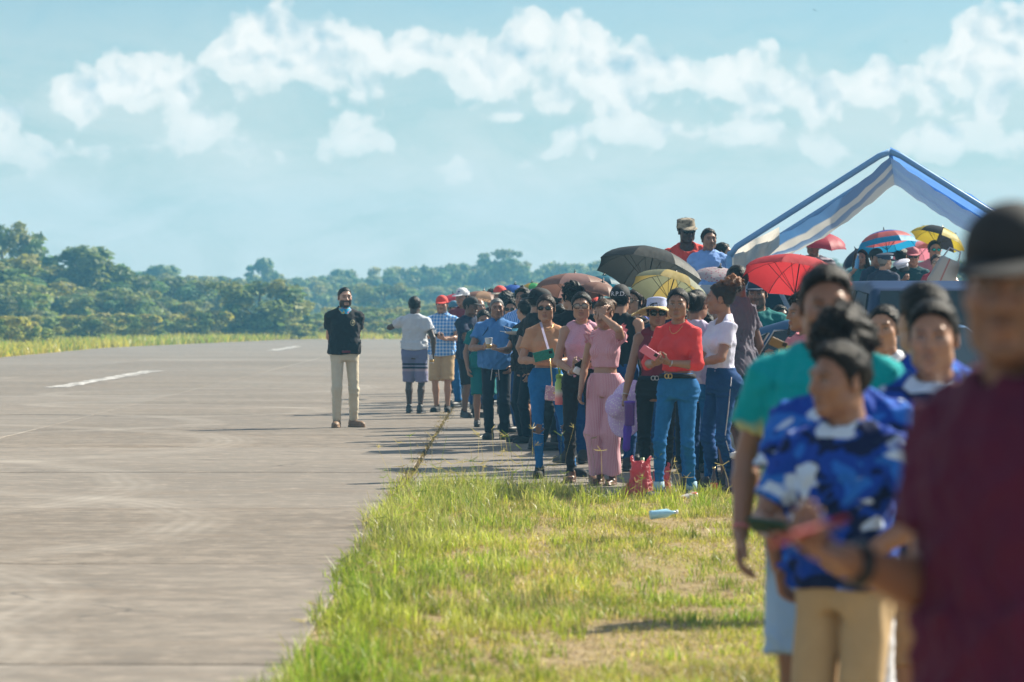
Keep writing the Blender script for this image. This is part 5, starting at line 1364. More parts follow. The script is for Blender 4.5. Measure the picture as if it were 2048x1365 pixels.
# --- alone on the runway
P1 = person('bearded man in black polo shirt and cream trousers standing alone on the runway', 689, 49.6, 1.79, yaw=10, look=16, skin='fair', beard=.97, hair='buzz', top=BLACK, top_kind='polo', collar=True, hem=.90,
            bottom=CREAM, bot_kind='regular', arms=('back', 'back'), legs=((-.10, .03, 14), (.13, -.10, 30)), shoe=TANSHOE)
def neckerchief():
    V, Fc = [], []; n = 13
    for i in range(n):
        a = -1.25 + 2.5 * i / (n - 1); f_ = 1 - abs(i - 6) / 6
        for k, z in enumerate((1.475, 1.44, 1.44 - .17 * f_)): rr = (.070, .100, .112 + .02 * f_)[k]; V.append((rr * math.sin(a) * (1 if k < 2 else .62), .02 - rr * math.cos(a) * (1.05 if k else 1), z))
    for i in range(n - 1):
        for k in range(2): q_ = i * 3 + k; Fc.append((q_, q_ + 1, q_ + 4, q_ + 3))
    m = cloth('bandana', (.05, .3, .5), camo([(.03, .30, .55), (.02, .42, .62), (.55, .45, .12), (.60, .12, .14)], 22))
    return obj('neckerchief', mesh_np('neckerchief', V, Fc, m), P1['root'])
neckerchief()
sh = kid(P1, 'polo_shirt'); bd, bf = disc(.038, 20, .85); eb = decal('badge', sh, bd, bf, plain('badge_gold', (.34, .30, .16), .6), (.085, -.12, 1.285), (1, 0, 0), (0, 0, 1), (0, -1, 0)); bd, bf = disc(.028, 20, .85); decal('badge_centre', sh, bd, bf, plain('badge_dark', (.03, .035, .03), .6), (.085, -.12, 1.285), (1, 0, 0), (0, 0, 1), (0, -1, 0), .007)
bd, bf = disc(.013, 8, 1.2, 2); decal('badge_star', sh, bd, bf, MATS['badge_gold'], (.085, -.12, 1.287), (1, 0, 0), (0, 0, 1), (0, -1, 0), .010)
rod('belt', [(-.05, -.14, .93), (.0, -.147, .93), (.05, -.14, .93)], .016, MAROON, P1['root'], 6)
# --- walking away
P2 = person('man walking away in grey tee and striped blue shorts with a drink', 829, 56.2, 1.69, yaw=172, skin='deep', hair='short', top=GREYT, top_kind='tee', hem=.945, bottom=cloth('board_shorts', (.2, .2, .3), bands([(.0, (.20, .19, .30)), (.62, (.34, .28, .34)), (.66, (.02, .03, .06)), (.69, (.24, .24, .33)), (.71, (.03, .035, .07)), (.74, (.15, .17, .30))], z0=0, z1=1.1)),
            bot_kind='shorts', arms=('loose', 'mouth'), armov={1: dict(wrist=(.16, .16, 1.36), hint=(1.2, .1, -.5))}, legs=((-.10, -.06, 5), (.09, .10, 5)))
rod('waistband', [(.165 * math.sin(a), -.01 + .128 * math.cos(a), .945) for a in np.linspace(0, 6.283, 30)], .008, plain('yellow_trim', (.6, .42, .04), .7), P2['root'], 5)
cup('clear cup of beer in the walking man\'s hand', hand_at(P2, -1, .09, .03) + Vector((0, 0, -.08)), 0)
# --- group at the runway edge
P3 = person('man in red cap, blue checked shirt and khaki shorts', 884, 57, Hof(596, 57), yaw=-8, look=-6, skin='tan', beard=.35, hair='short', top=cloth('blue_check', (.1, .3, .6), checks((.05, .24, .60), (.50, .62, .76), .05)), top_kind='loose', collar=True, hem=.84, bottom=KHAKI, bot_kind='shorts', arms=('cup', 'phone'), shoe=CAPBLK)
on_head(P3, 'cap', 'cap', CAPRED); cup('frosted plastic cup held by the man in checked shirt', hand_at(P3, -1, .08, .035) + Vector((0, -.01, -.05))); phone('black phone held by the man in checked shirt', hand_at(P3, 1, .10, .03), (R(60), 0, R(20)), M_BLACKP)
person('tall man in white and blue cap and maroon tee behind the red cap', 926, 60, Hof(581, 60), yaw=-25, look=-35, skin='brown', hair='short', top=MAROON, bottom=JEANS, bot_kind='regular')
on_head(PEOPLE[-1], 'cap', 'cap', CAPWB, plain('brim_white', (.65, .66, .7), .8))
person('person in pale blue cap half hidden behind the red cap', 906, 63, Hof(606, 63), yaw=20, look=35, skin='brown', hair='short', top=NAVY, bottom=DTRK, bot_kind='regular'); on_head(PEOPLE[-1], 'cap', 'cap', CAPPALE, CAPNAVY)
P5 = person('man in black cap and navy printed tee with folded arms', 940, 54.2, Hof(599, 54.2), yaw=38, look=55, skin='dark', hair='short', top=NAVY, top_kind='loose', hem=.84, bottom=BLACK, bot_kind='shorts', arms=('crossed', 'crossed'))
on_head(P5, 'cap', 'cap', CAPBLK)
M_PRINT = plain('olive_print', (.30, .33, .14), .8); s5 = kid(P5, 'shirt')
tv, tf = text_mesh('LOS ANGELES', .05); tv = [(x_, y_ + .05 - 4.2 * x_ * x_) for x_, y_, z_ in tv]; decal('lettering', s5, tv, tf, M_PRINT, (.0, -.15, 1.24), (1, 0, 0), (0, 0, 1), (0, -1, 0), .006)
bd, bf = disc(.045, 16); bd = [(x_, max(y_, 0)) for x_, y_ in bd]; decal('sun_print', s5, bd, bf, M_PRINT, (.0, -.15, 1.22), (1, 0, 0), (0, 0, 1), (0, -1, 0), .006)
person('bald older man behind the navy tee', 957, 58.5, Hof(600, 58.5), yaw=20, look=30, skin='brown', hair=None, top=LILAC, bottom=JEANSD, bot_kind='regular')
person('dark haired boy looking down beside the man in blue polo', 966, 50, Hof(624, 50), yaw=10, nod=18, skin='brown', hair='short', hs=1.12, top=TEAL, bottom=TEAL, bot_kind='shorts')
P6 = person('stout man in blue polo shirt and dark tracksuit trousers holding a cup', 993, 45.2, Hof(600, 45.2), yaw=-2, look=6, wide=1.07, skin='brown', hair='buzz', hairc=GREYH, top=cloth('blue_polo', (.075, .21, .48)), top_kind='polo', collar=True, hem=.86, belly=.035, bottom=DTRK, bot_kind='regular', arms=('cup', 'pocket'))
cup('clear plastic cup held by the man in blue polo', hand_at(P6, -1, .08, .035) + Vector((0, -.01, -.05)), h=.13, r=.045); wristband(P6, 1, M_STEEL)
for s in (-.045, .03): rod('drawstring', [(s * .4, -.150, .93), (s, -.162, .84), (s * 1.3, -.158, .72)], .004, WHITE, P6['root'], 5)
for s in (-1, 1): rod('piping', [(s * .075, -.035, 1.425), (s * .10, -.108, 1.34), (s * .155, -.095, 1.26)], .005, NAVY, P6['root'], 5)
person('man in red cap behind the man in blue polo', 1001, 61, Hof(577, 61), yaw=-20, look=-25, skin='brown', hair='short', top=BLACK, bottom=JEANS, bot_kind='regular'); on_head(PEOPLE[-1], 'cap', 'cap', CAPRED, plain('brim_beige', (.4, .35, .28), .8))
person('curly haired head between the red cap and the sunglasses', 1012, 56, Hof(588, 56), yaw=160, skin='dark', hair='curly', top=GREYP, bottom=DTRK, bot_kind='regular')
PJ = person('man in wraparound sunglasses behind the stout man\'s shoulder', 1023, 49, Hof(604, 49), yaw=-15, look=-12, skin='tan', hair='spiky', top=SKYBLUE, bottom=JEANSD, bot_kind='regular'); glasses(PJ, M_GLASSD, M_FRAME, .027, .015, 'sunglasses')
person('tall young man in bright blue striped shirt looking out of the crowd', 1046, 47.5, Hof(580, 47.5), yaw=-28, look=-22, skin='brown', hair='wave', top=cloth('blue_stripe', (.1, .3, .7), stripes((.06, .24, .66), (.35, .5, .8), .03, 0)), top_kind='loose', collar=True, bottom=JEANSD, bot_kind='regular')
person('man with faded haircut in black tee seen from the side', 1058, 44.5, Hof(592, 44.5), yaw=-95, look=-100, skin='tan', hair='fade', top=BLACK, bottom=BLACK, bot_kind='shorts')
PL = person('man in black cap and black tee with chain behind the sunglasses woman', 1077, 41.8, Hof(583, 41.8), yaw=118, look=112, wide=1.12, skin='tan', hair='short', top=BLACK, top_kind='tee', bottom=BLACK, bot_kind='regular', arms=('cup', 'down')); on_head(PL, 'cap', 'cap', CAPBLK, back=True); necklace(PL, M_GOLD)
# food plate held in the gap beside the stout man
pl = lathe('food_plate', [(0, 0), (.085, 0), (.115, .012), (.12, .014), (.085, .006), (0, .006)], M_CUP, 24, None, (px(1030, 43.6), 43.6, pz(668, 43.6)), (R(-8), 0, 0)); tag(pl, 'white plate with a small blue bowl held beside the stout man', 'plate')
lathe('bowl', [(0, 0), (.035, 0), (.052, .045), (.048, .045), (.033, .008), (0, .008)], plain('blue_bowl', (.12, .42, .55), .4), 18, pl, (.01, 0, .01)); rod('fork', [(-.02, 0, .05), (-.13, -.02, .085)], .004, M_CUP, pl, 5); rod('spoon', [(-.05, .02, .016), (-.17, .0, .03)], .004, M_CUP, pl, 5)
person('dark haired man whose hand holds up the food plate', 1049, 43.9, Hof(604, 43.9), yaw=-62, look=-150, skin='tan', hair='short', top=BLACK, bottom=DTRK, bot_kind='regular', arms=('cup', 'down'), armov={0: dict(wrist=(.06, .30, 1.12), pn=(0, 0, 1), fd=(0, 1, .1))})
# --- front row of women
P8 = person('young woman in dark sunglasses, tan crop blouse and ripped blue jeans', 1093, 34.8, Hof(595, 34.8), yaw=4, look=-8, sex='f', skin='tan', hair='tucked', hairc=BROWNH, top=cloth('tan_blouse', (.52, .27, .15)), top_kind='crop', neck=('vee', .62), hem=1.055, bottom=JEANS, bot_kind='slim', arms=('phone', 'phone'),
            armov={0: dict(wrist=(.09, .26, 1.10)), 1: dict(wrist=(.05, .25, 1.09), pose='flat', fd=(-.5, .3, .2))}, legs=((-.07, .06, 10), (.26, -.04, 30)), bust=1.12, shoe=CAPBLK)
glasses(P8, M_GLASSD, M_FRAME, .024, .0155, 'sunglasses'); necklace(P8, M_GOLD, .07)
tr = kid(P8, 'trousers')
for (kx, kz, sd) in ((float(P8['J'][-1]['K'][0]), float(P8['J'][-1]['K'][2]) - .02, 3), (float(P8['J'][1]['K'][0]), float(P8['J'][1]['K'][2]) - .02, 4)):
    bd, bf = disc(.052, 16, .95, 3, .14, sd); rp = decal('torn_knee', tr, bd, bf, MATS['skin_tan_0'], (kx, -.14, kz), (1, 0, 0), (0, 0, 1), (0, -1, 0), .004)
    for q_ in range(4): bd = [(-.05, -.001), (.05, -.001), (.05, .003), (-.05, .003)]; decal('loose_thread', tr, bd, [(0, 1, 2, 3)], WHITE, (kx, -.14, kz - .045 + q_ * .027), (1, 0, .12 * (q_ - 1.5)), (0, 0, 1), (0, -1, 0), .009)
ph = hand_at(P8, -1, .11, .03); phone('phone in green patterned case held by the woman in sunglasses', (px(1088, 34.4), 34.42, pz(711, 34.4)), (R(20), R(-14), R(-6)), plain('green_case', (.02, .22, .17), .35, .5, 0, .5, 60), 1.25)
bag = rbox('handbag', .17, .06, .13, cloth('glitter', (.6, .4, .5), dots((.52, .30, .42), (.78, .66, .60), 70, .3)), .02, 3, None, (px(1109, 34.45), 34.45, pz(788, 34.45)), (0, R(6), 0)); tag(bag, 'glittery pink crossbody handbag hanging at the sunglasses woman\'s hip', 'handbag')
rbox('flap', .172, .012, .06, MATS['cloth_glitter'], .005, 2, bag, (0, -.029, .036)); rbox('clasp', .025, .008, .015, M_GOLD, .003, 1, bag, (0, -.038, .008))
bs = bag.location
pA, pB, pC = Vector((px(1069, 34.7), 34.70, pz(655, 34.6))), Vector((px(1089, 34.5), 34.46, pz(704, 34.5))), Vector((px(1101, 34.5), 34.42, pz(760, 34.5)))
V = []; Fc = []
for i, p_ in enumerate((pA + Vector((-.01, .06, .03)), pA, (pA + pB) / 2, pB)):
    V += [p_ - bs + Vector((-.011, 0, 0)), p_ - bs + Vector((.011, 0, 0))]
obj('strap', mesh_np('strap', V, [(0, 1, 3, 2), (2, 3, 5, 4), (4, 5, 7, 6)], LILAC, False), bag); rod('chain', [tuple(pB - bs), tuple(pC - bs), (-.03, 0, .07)], .005, M_GOLD, bag, 5)
wb = lathe('drink_bottle', [(0, 0), (.036, 0), (.041, .01), (.041, .19), (.036, .205), (.030, .215), (.030, .235), (0, .235)], mat('ombre_bottle', lambda nt: bsdf(nt, nt.ramp(nt.m('DIVIDE', sepz(nt, nt.node('ShaderNodeTexCoord').outputs['Object']), .24), [(0, (.72, .16, .18)), (.25, (.75, .25, .24)), (.45, (.75, .66, .58)), (.6, (.45, .58, .16)), (1, (.30, .50, .08))]), .25, .5)), 24, None, (px(1119, 34.2), 34.2, pz(810, 34.2))); tag(wb, 'tall green to pink ombre drink bottle in front of the sunglasses woman', 'bottle')
lathe('cap', [(0, .235), (.034, .235), (.034, .265), (.02, .275), (0, .275)], plain('lime_cap', (.20, .33, .05), .4), 18, wb); rod('strap', [(.0, -.01, .27), (-.012, -.02, .34), (.0, -.012, .40), (.012, -.02, .34), (.0, -.01, .27)], .007, plain('lime_strap', (.25, .42, .04), .5), wb, 6)
P9 = person('woman with glasses in pink lace sleeveless top and black trousers', 1163, 33.9, Hof(590, 33.9), yaw=-6, look=-4, sex='f', wide=1.05, skin='tan', hair='bun', top=cloth('pink_lace', (.6, .33, .42), dots((.58, .32, .42), (.42, .20, .27), 85, .18)), top_kind='tank', neck=('crew', 0), hem=.93, bottom=BLACK, bot_kind='slim', arms=('phone', 'phone'), armov={0: dict(wrist=(.06, .24, 1.0)), 1: dict(wrist=(.04, .27, 1.05))}, shoe_kind='foot', legs=((-.09, .05, 12), (.10, 0, 12)))
glasses(P9, M_CLEAR, M_FRAME, .026, .019); phone('black phone held by the woman in pink lace', (px(1166, 33.5), 33.55, pz(727, 33.5)), (R(30), R(-32), R(10)), M_BLACKP, 1.0); wristband(P9, -1, M_STEEL)
ts = rbox('tissue', .07, .03, .06, plain('tissue_paper', (.75, .75, .75), .9), .012, 2, None, (px(1155, 33.5), 33.54, pz(742, 33.5)), (.3, .5, .4)); tag(ts, 'white tissue in the hand of the woman in pink lace', 'tissue')
P10 = person('girl in pink striped ruffle top and wide striped trousers, hand at brow', 1211, 33.4, Hof(603, 33.4), yaw=-22, look=-34, nod=8, sex='f', skin='tan', hair='bun', hairc=LBROWN, top=cloth('pink_stripe_top', (.7, .36, .38), radial_stripes((.66, .38, .43), (.58, .23, .28), 60, .6)), top_kind='crop', neck=('crew', .12), hem=1.085, bottom=cloth('pink_stripe', (.7, .36, .38), stripes((.66, .38, .43), (.58, .24, .29), .014, 0, .6)), bot_kind='wide', arms=('down', 'brow'), armov={1: dict(wrist=(.02, .16, 1.56), hint=(1.0, .9, -.35))}, legs=((-.07, 0, 5), (.07, .03, 5)), shoe_kind='foot', bust=.8)
for si in (-1, 1):      # ruffled shoulder frills
    V = []; Fc = []; n = 26; S_ = P10['J'][si]['S']
    for i in range(n):
        a = -.6 + 4.3 * i / (n - 1); wv_ = .012 * math.sin(i * 2.1)
        for k in range(3): rr = .062 + .026 * k; V.append((S_[0] + si * (-.012 + .020 * k + wv_ * k * .6), S_[1] - rr * math.cos(a) * .95, S_[2] + .005 + rr * math.sin(a) * 1.05 + wv_ * k * .5))
    for i in range(n - 1):
        for k in range(2): q_ = i * 3 + k; Fc.append((q_, q_ + 1, q_ + 4, q_ + 3))
    obj('ruffle', mesh_np('ruffle', V, Fc, PINKC if si > 0 else MATS['cloth_pink_stripe_top']), P10['root'])
rod('waist_tie', [(-.10, -.10, 1.03), (-.12, -.13, .92), (-.13, -.13, .80)], .010, MATS['cloth_pink_stripe'], P10['root'], 6)
PM = person('curly haired man in black tee seen from behind', 1147, 38, Hof(573, 38), yaw=196, look=215, skin='tan', hair='curly', top=BLACK, top_kind='tee', bottom=JEANSD, bot_kind='regular')
PR_ = person('person in black vest with R.P.D. lettered black cap seen from behind', 1240, 36.2, Hof(577, 36.2), yaw=168, look=170, skin='tan', hair='short', top=BLACK, top_kind='tank', hem=.9, bottom=JEANSD, bot_kind='regular')
cp = on_head(PR_, 'cap', 'cap', CAPBLK)
tv, tf = text_mesh('R.P.D.', .056)
Rh = Vector(PR_['Mh'][:3, 0]), Vector(PR_['Mh'][:3, 1]), Vector(PR_['Mh'][:3, 2]); c0 = Vector(PR_['Mh'][:3, 3])
decal('lettering', cp, [(x_, y_) for x_, y_, z_ in tv], tf, WHITE, c0 + Rh[2] * .052, -Rh[0], Rh[2], Rh[1], .006)
PQ = person('fair woman in glasses peering left behind the R.P.D. cap', 1270, 38.5, Hof(584, 38.5), yaw=-30, look=-38, nod=-6, sex='f', skin='fair', hair='tucked', hairc=BROWNH, top=BLACK, top_kind='fit', bottom=BLACK, bot_kind='slim', arms=('chest', 'down')); glasses(PQ, M_CLEAR, M_FRAME, .024, .018)
person('woman with rusty brown curls behind the straw hat', 1291, 40, Hof(590, 40), yaw=150, sex='f', skin='brown', hair='afro', hairc=hair_mat((.05, .02, .012), 'dark_rust'), top=cloth('blue_floral', (.2, .3, .7), dots((.30, .34, .75), (.06, .10, .42), 30, .4)), bottom=JEANSD)
person('dark haired man whose forehead shows under the grey umbrella', 1301, 43, Hof(565, 43), yaw=10, skin='tan', hair='wave', top=WHITE, bottom=JEANSD, bot_kind='regular')
P13 = person('woman in straw sun hat and maroon sleeveless top with black trousers', 1313, 32.3, Hof(603, 32.3), yaw=-8, look=2, sex='f', wide=1.1, skin='brown', hair='bun', top=MAROON, top_kind='tank', neck=('crew', 0), hem=.985, bottom=BLACK, bot_kind='slim', arms=('down', 'phone_hi'), armov={0: dict(wrist=(.25, .10, .84), pose='grip')}, bust=1.15)
on_head(P13, 'straw_hat', 'straw', plain('hat_band_blue', (.40, .46, .70), .8), mat('straw', lambda nt: bsdf(nt, radial_stripes((.52, .38, .16), (.68, .54, .28), 30, .5)(nt, nt.node('ShaderNodeTexCoord').outputs['Object']), .9)), tilt=-8)
glasses(P13, M_GLASSD, M_FRAME, .029, .023, 'sunglasses'); belt(P13, MATS['cloth_dark_trousers'], M_STEEL, z=1.012); wristband(P13, -1, M_STEEL)
phone('white phone held up by the woman in straw hat', hand_at(P13, 1, .10, .04), (R(70), R(80), 0), plain('white_phone', (.7, .7, .7), .3))
P14 = person('young woman in red top and blue jeans looking at the camera', 1355, 30.6, Hof(583, 30.6), yaw=-24, look=-10, sex='f', skin='brown', hair='braid', top=cloth('red_top', (.68, .05, .05)), top_kind='crop', neck=('crew', 1.32), hem=1.05, bottom=JEANS, bot_kind='slim', arms=('phone', 'phone'), armov={0: dict(wrist=(.10, .27, 1.11)), 1: dict(wrist=(.02, .24, 1.12))}, legs=((-.13, .10, 10), (.10, -.04, 14)), shoe=CAPBLK, bust=1.05)
belt(P14, BLACK, M_GOLD, z=1.012, bx_=-.03); necklace(P14, M_GOLD, .10); wristband(P14, 1, M_STEEL)
for si in (-1, 1): a = P14['J'][si]['A']; rod('sock', [(a[0], a[1], .085), (a[0], a[1], .155)], [.046, .044], plain('pale_blue_sock', (.35, .52, .62), .9), P14['root'], 12)
phone('pink phone held by the woman in red top', (px(1299, 30.3), 30.3, pz(706, 30.3)), (R(35), R(32), R(10)), plain('pink_case', (.66, .17, .30), .4), 1.0)
PT = person('woman in pale lilac top behind the woman in red', 1392, 31.9, Hof(586, 31.9), yaw=165, look=150, sex='f', skin='brown', hair='bun', top=LILAC, top_kind='tee', hem=.93, bottom=JEANS, bot_kind='slim', legs=((-.11, 0, 5), (.10, .08, 5)), arms=('phone', 'phone'))
person('dark haired woman behind the lilac top', 1408, 33.5, Hof(622, 33.5), yaw=175, sex='f', skin='brown', hair='loose', top=cloth('blue_print', (.02, .2, .35), dots((.02, .16, .30), (.04, .35, .42), 25, .4)), bottom=JEANSD)
P16 = person('woman in white tee and dark jeans with curly rust brown bun turned left', 1443, 31.6, Hof(572, 31.6), yaw=-72, look=-98, sex='f', wide=1.08, skin='brown', hair='puff', hairc=mat('hair_ombre', lambda nt: bsdf(nt, nt.ramp(nt.m('ADD', nt.m('MULTIPLY', sepz(nt, nt.node('ShaderNodeTexCoord').outputs['Object']), 4.0), nt.m('SUBTRACT', nt.m('MULTIPLY', nt.noise(nt.node('ShaderNodeTexCoord').outputs['Object'], 30, 3), .5), 6.65)), [(0, (.016, .011, .009)), (.35, (.03, .015, .01)), (.7, (.24, .085, .022))]), .6, .3)), top=cloth('white_blue_tee', (.6, .6, .75)), top_kind='fit', neck=('scoop', .62), hem=.99, bottom=JEANSD, bot_kind='slim', arms=('belly', 'belly'), bust=1.2, legs=((-.09, .04, 5), (.09, -.05, 5)), shoe_kind='foot')
for si in (1,):
    J_ = P16['J'][si]; rod('side_stripe', [tuple(J_['H'] + np.array((.088, 0, .06))), tuple(J_['H'] * .5 + J_['K'] * .5 + np.array((.070, 0, 0))), tuple(J_['K'] + np.array((.054, 0, 0))), tuple(J_['A'] + np.array((.040, 0, .06)))], .004, plain('stripe_grey', (.36, .36, .4), .7), P16['root'], 5)
P17 = person('tall man in grey purple tee and black shorts behind the white tee', 1472, 33.2, Hof(536, 33.2), yaw=-120, look=-150, skin='dark', hair='buzz', top=GREYP, top_kind='tee', bottom=BLACK, bot_kind='shorts', arms=('down', 'loose'), legs=((-.12, 0, 5), (.10, .06, 5)))
P18 = person('bearded man in navy cap and teal tee behind the blue sedan', 1516, 36.6, Hof(566, 36.6), yaw=-6, look=-14, wide=1.12, skin='brown', beard=.6, hair='short', top=TEAL, top_kind='tee', bottom=DTRK, bot_kind='regular'); on_head(P18, 'cap', 'cap', CAPNAVY, tilt=-6)
tv, tf = text_mesh('LIFE', .045); decal('lettering', kid(P18, 't_shirt'), [(x_, y_) for x_, y_, z_ in tv], tf, WHITE, (-.06, -.16, 1.20), (1, 0, 0), (0, 0, 1), (0, -1, 0), .006)
P19 = person('curly haired woman in bright collared top holding a phone beside the sedan', 1608, 26.0, Hof(598, 26.0), yaw=-60, look=-70, sex='f', skin='brown', hair='afro', top=cloth('bright_print', (.5, .4, .3), bands([(0, (.6, .25, .3)), (1.25, (.6, .45, .06)), (1.36, (.55, .2, .25))], z0=0, z1=1.6)), top_kind='tee', bottom=JEANSD, arms=('phone_hi', 'chest'))
phone('gold phone held beside the blue sedan', (px(1556, 25.7), 25.7, pz(688, 25.7)), (R(20), R(24), R(10)), plain('bronze_phone', (.20, .12, .05), .4), .8)
cup('red cup held beside the blue sedan', (px(1545, 25.8), 25.8, pz(765, 25.8)), m=plain('red_cup', (.6, .04, .04), .4), h=.1)
person('person in white tee with a watch hidden behind the boys', 1768, 19, 1.52, yaw=-30, look=-20, skin='tan', hair='short', top=WHITE, bottom=JEANSD, bot_kind='regular', arms=('down', 'phone_hi'))
# --- boys and men close to the camera (out of focus)
CAMO = cloth('blue_camo', (.02, .1, .5), camo([(.005, .012, .06), (.008, .05, .34), (.02, .14, .54), (.52, .64, .80)], 5.6))
def tiedye(nt, p):
    z = nt.m('ADD', sepz(nt, p), nt.m('MULTIPLY', nt.m('SUBTRACT', nt.noise(p, 14, 4), .5), .10)); body_ = nt.ramp(nt.m('DIVIDE', nt.m('SUBTRACT', z, .8), .7), [(0., (.01, .26, .20)), (.35, (.005, .30, .22)), (.6, (.0, .33, .33)), (1., (.0, .36, .38))])
    slv = nt.m('MULTIPLY', nt.m('GREATER_THAN', nt.m('ABSOLUTE', sepz(nt, p, 0)), .195), nt.ramp(nt.m('DIVIDE', nt.m('SUBTRACT', z, .8), .7), [(.56, 1.), (.62, 0.)]))
    return nt.mix(slv, body_, (.50, .48, .20))
F1 = person('young man in turquoise tie dye tee behind the boy in camouflage', 1650, 11.9, Hof(545, 11.9), yaw=-8, look=0, nod=4, skin='brown', hair='fade', wide=1.0, top=cloth('tie_dye', (.0, .4, .35), tiedye), top_kind='loose', hem=.84, bottom=cloth('pale_blue_shorts', (.35, .50, .68)), bot_kind='shorts', arms=('down', 'down'), armov={0: dict(wrist=(.27, .02, .86))})
wristband(F1, -1, PINKC, .032)
F2 = person('boy with dark curls in blue camouflage tee turned away', 1690, 11.4, Hof(642, 11.4), yaw=165, look=185, skin='brown', hair='curly', top=CAMO, top_kind='loose', bottom=WHITE, bot_kind='regular', hs=1.1)
F3 = person('boy in blue camouflage tee and khaki trousers looking left', 1688, 10.7, Hof(697, 10.7), yaw=-28, look=-58, wide=.93, skin='brown', hair='fade', top=CAMO, top_kind='tee', neck=('crew', .75), hem=.90, bottom=KHAKI, bot_kind='wide', arms=('cup', 'pocket'), armov={0: dict(wrist=(.16, .27, 1.07), hint=(.9, -.4, -.8)), 1: dict(wrist=(.15, .17, 1.02), hint=(1.2, -.3, -.3))}, hs=1.04)
phone('phone in green case held out by the boy in camouflage', hand_at(F3, -1, .11, .035), (R(62), R(6), R(-20)), plain('dark_green_case', (.01, .05, .04), .3), 1.1)
F4 = person('boy with dark hair hidden behind the smiling boy', 1848, 12.7, Hof(582, 12.7), yaw=-150, look=-160, skin='tan', hair='fade', top=CAMO, bottom=JEANSD, bot_kind='regular', hs=1.06)
F5 = person('smiling boy in blue camouflage tee and tan shorts facing the camera', 1868, 11.8, Hof(612, 11.8), yaw=-12, look=-14, skin='tan', hair='fade', top=CAMO, top_kind='loose', bottom=cloth('tan_shorts', (.46, .26, .12)), bot_kind='shorts', hs=1.03, arms=('down', 'down'))
F6 = person('man in maroon tee and dark cap close to the camera at right', 2022, 6.15, Hof(446, 6.15), yaw=-54, look=-20, wide=.88, skin='brown', beard=.4, hair='short', top=cloth('wine', (.085, .010, .035)), top_kind='loose', bottom=DTRK, bot_kind='regular', hs=1.04, arms=('phone', 'down'), armov={0: dict(wrist=(.12, .30, 1.15), pn=(-.3, -.3, .8), fd=(.1, .9, .25), pose='hold', hint=(.15, -.6, -1))})
on_head(F6, 'cap', 'cap', plain('cap_charcoal', (.022, .024, .026), .8)); wristband(F6, -1, M_BLACKP, .034, -.03, .02)
phone('red phone held out by the man in maroon tee', hand_at(F6, -1, .10, .025), (R(70), R(-10), R(40)), plain('red_phone', (.34, .018, .035), .35), .85)
# --- spectators raised on the truck beds
BED = .66
E1 = person('man in red tee and camouflage field cap standing above the crowd', 1388, 45.2, Hof(440, 45.2, BED), yaw=6, look=14, skin='deep', beard=.3, hair='short', top=cloth('red_tee', (.64, .06, .045)), top_kind='tee', neck=('scoop', .56), bottom=JEANSD, bot_kind='regular', stand=BED, arms=('low', 'down'), armov={0: dict(wrist=(.34, .02, .92))}, lean=(6, -4))
on_head(E1, 'field_cap', 'field', cloth('field_camo', (.3, .25, .18), camo([(.14, .12, .09), (.30, .25, .18), (.38, .33, .24), (.08, .07, .06)], 18)))
glasses(E1, M_GLASSD, M_FRAME, .026, .016, 'sunglasses')
for t_, z_ in (('MR. LAN', 1.235), ('HOTEL', 1.175)): tv, tf = text_mesh(t_, .066); decal('lettering', kid(E1, 't_shirt'), [(x_, y_) for x_, y_, q_ in tv], tf, plain('dark_print', (.10, .02, .02), .8), (0, -.16, z_), (1, 0, 0), (0, 0, 1), (0, -1, 0), .006)
person('boy in pale blue button shirt beside the man in red tee', 1417, 44.7, Hof(463, 44.7, BED + .16), yaw=8, look=14, skin='brown', hair='short', top=cloth('pale_blue_shirt', (.22, .38, .74)), top_kind='loose', collar=True, bottom=DTRK, bot_kind='regular', stand=BED + .16, hs=1.1)
person('person with short dark hair half hidden by the tent pole', 1445, 45.0, Hof(490, 45.0, BED), yaw=70, look=80, skin='tan', hair='short', top=BLACK, bottom=DTRK, bot_kind='regular', stand=BED)
BW = .70
def up(label, x, ytop, d, **kw): return person(label, x, d, Hof(ytop, d, BW), stand=BW, bot_kind='regular', bottom=DTRK, **kw)
up('smiling dark haired woman left of the man in striped tee under the tent', 1573, 499, 55.8, yaw=-6, look=-8, sex='f', skin='tan', hair='bun', top=BLACK)
up('man in striped tee under the upper red umbrella', 1627, 476, 56.0, yaw=-10, look=-14, skin='brown', hair='buzz', wide=1.15, top=cloth('grey_stripe', (.2, .2, .25), stripes((.05, .055, .09), (.36, .36, .42), .06)), arms=('umb', 'belly'))
PW = up('woman with long hair drinking from a blue bottle under the tent', 1722, 502, 54.9, yaw=-10, look=-12, sex='f', skin='tan', hair='long', hairc=BROWNH, top=cloth('teal_pale', (.05, .25, .28)), arms=('mouth', 'down'))
bt = lathe('water_bottle', [(0, 0), (.030, 0), (.032, .01), (.032, .12), (.012, .165), (.012, .19), (0, .19)], plain('blue_water_bottle', (.10, .32, .60), .15, .6), 16, None, (px(1713, 54.5), 54.5, pz(538, 54.5)), (0, R(6), 0)); tag(bt, 'blue plastic water bottle held by the long haired woman', 'bottle'); lathe('cap', [(0, .19), (.015, .19), (.015, .215), (0, .215)], WHITE, 12, bt)
PO1 = up('person in navy peaked cap and jacket under the patterned umbrella', 1752, 502, 54.4, yaw=40, look=30, skin='brown', hair='short', top=cloth('navy_jacket', (.02, .035, .075)), top_kind='loose', neck=('crew', 1.9)); on_head(PO1, 'cap', 'cap', CAPBLK)
bd, bf = disc(.018, 12); 
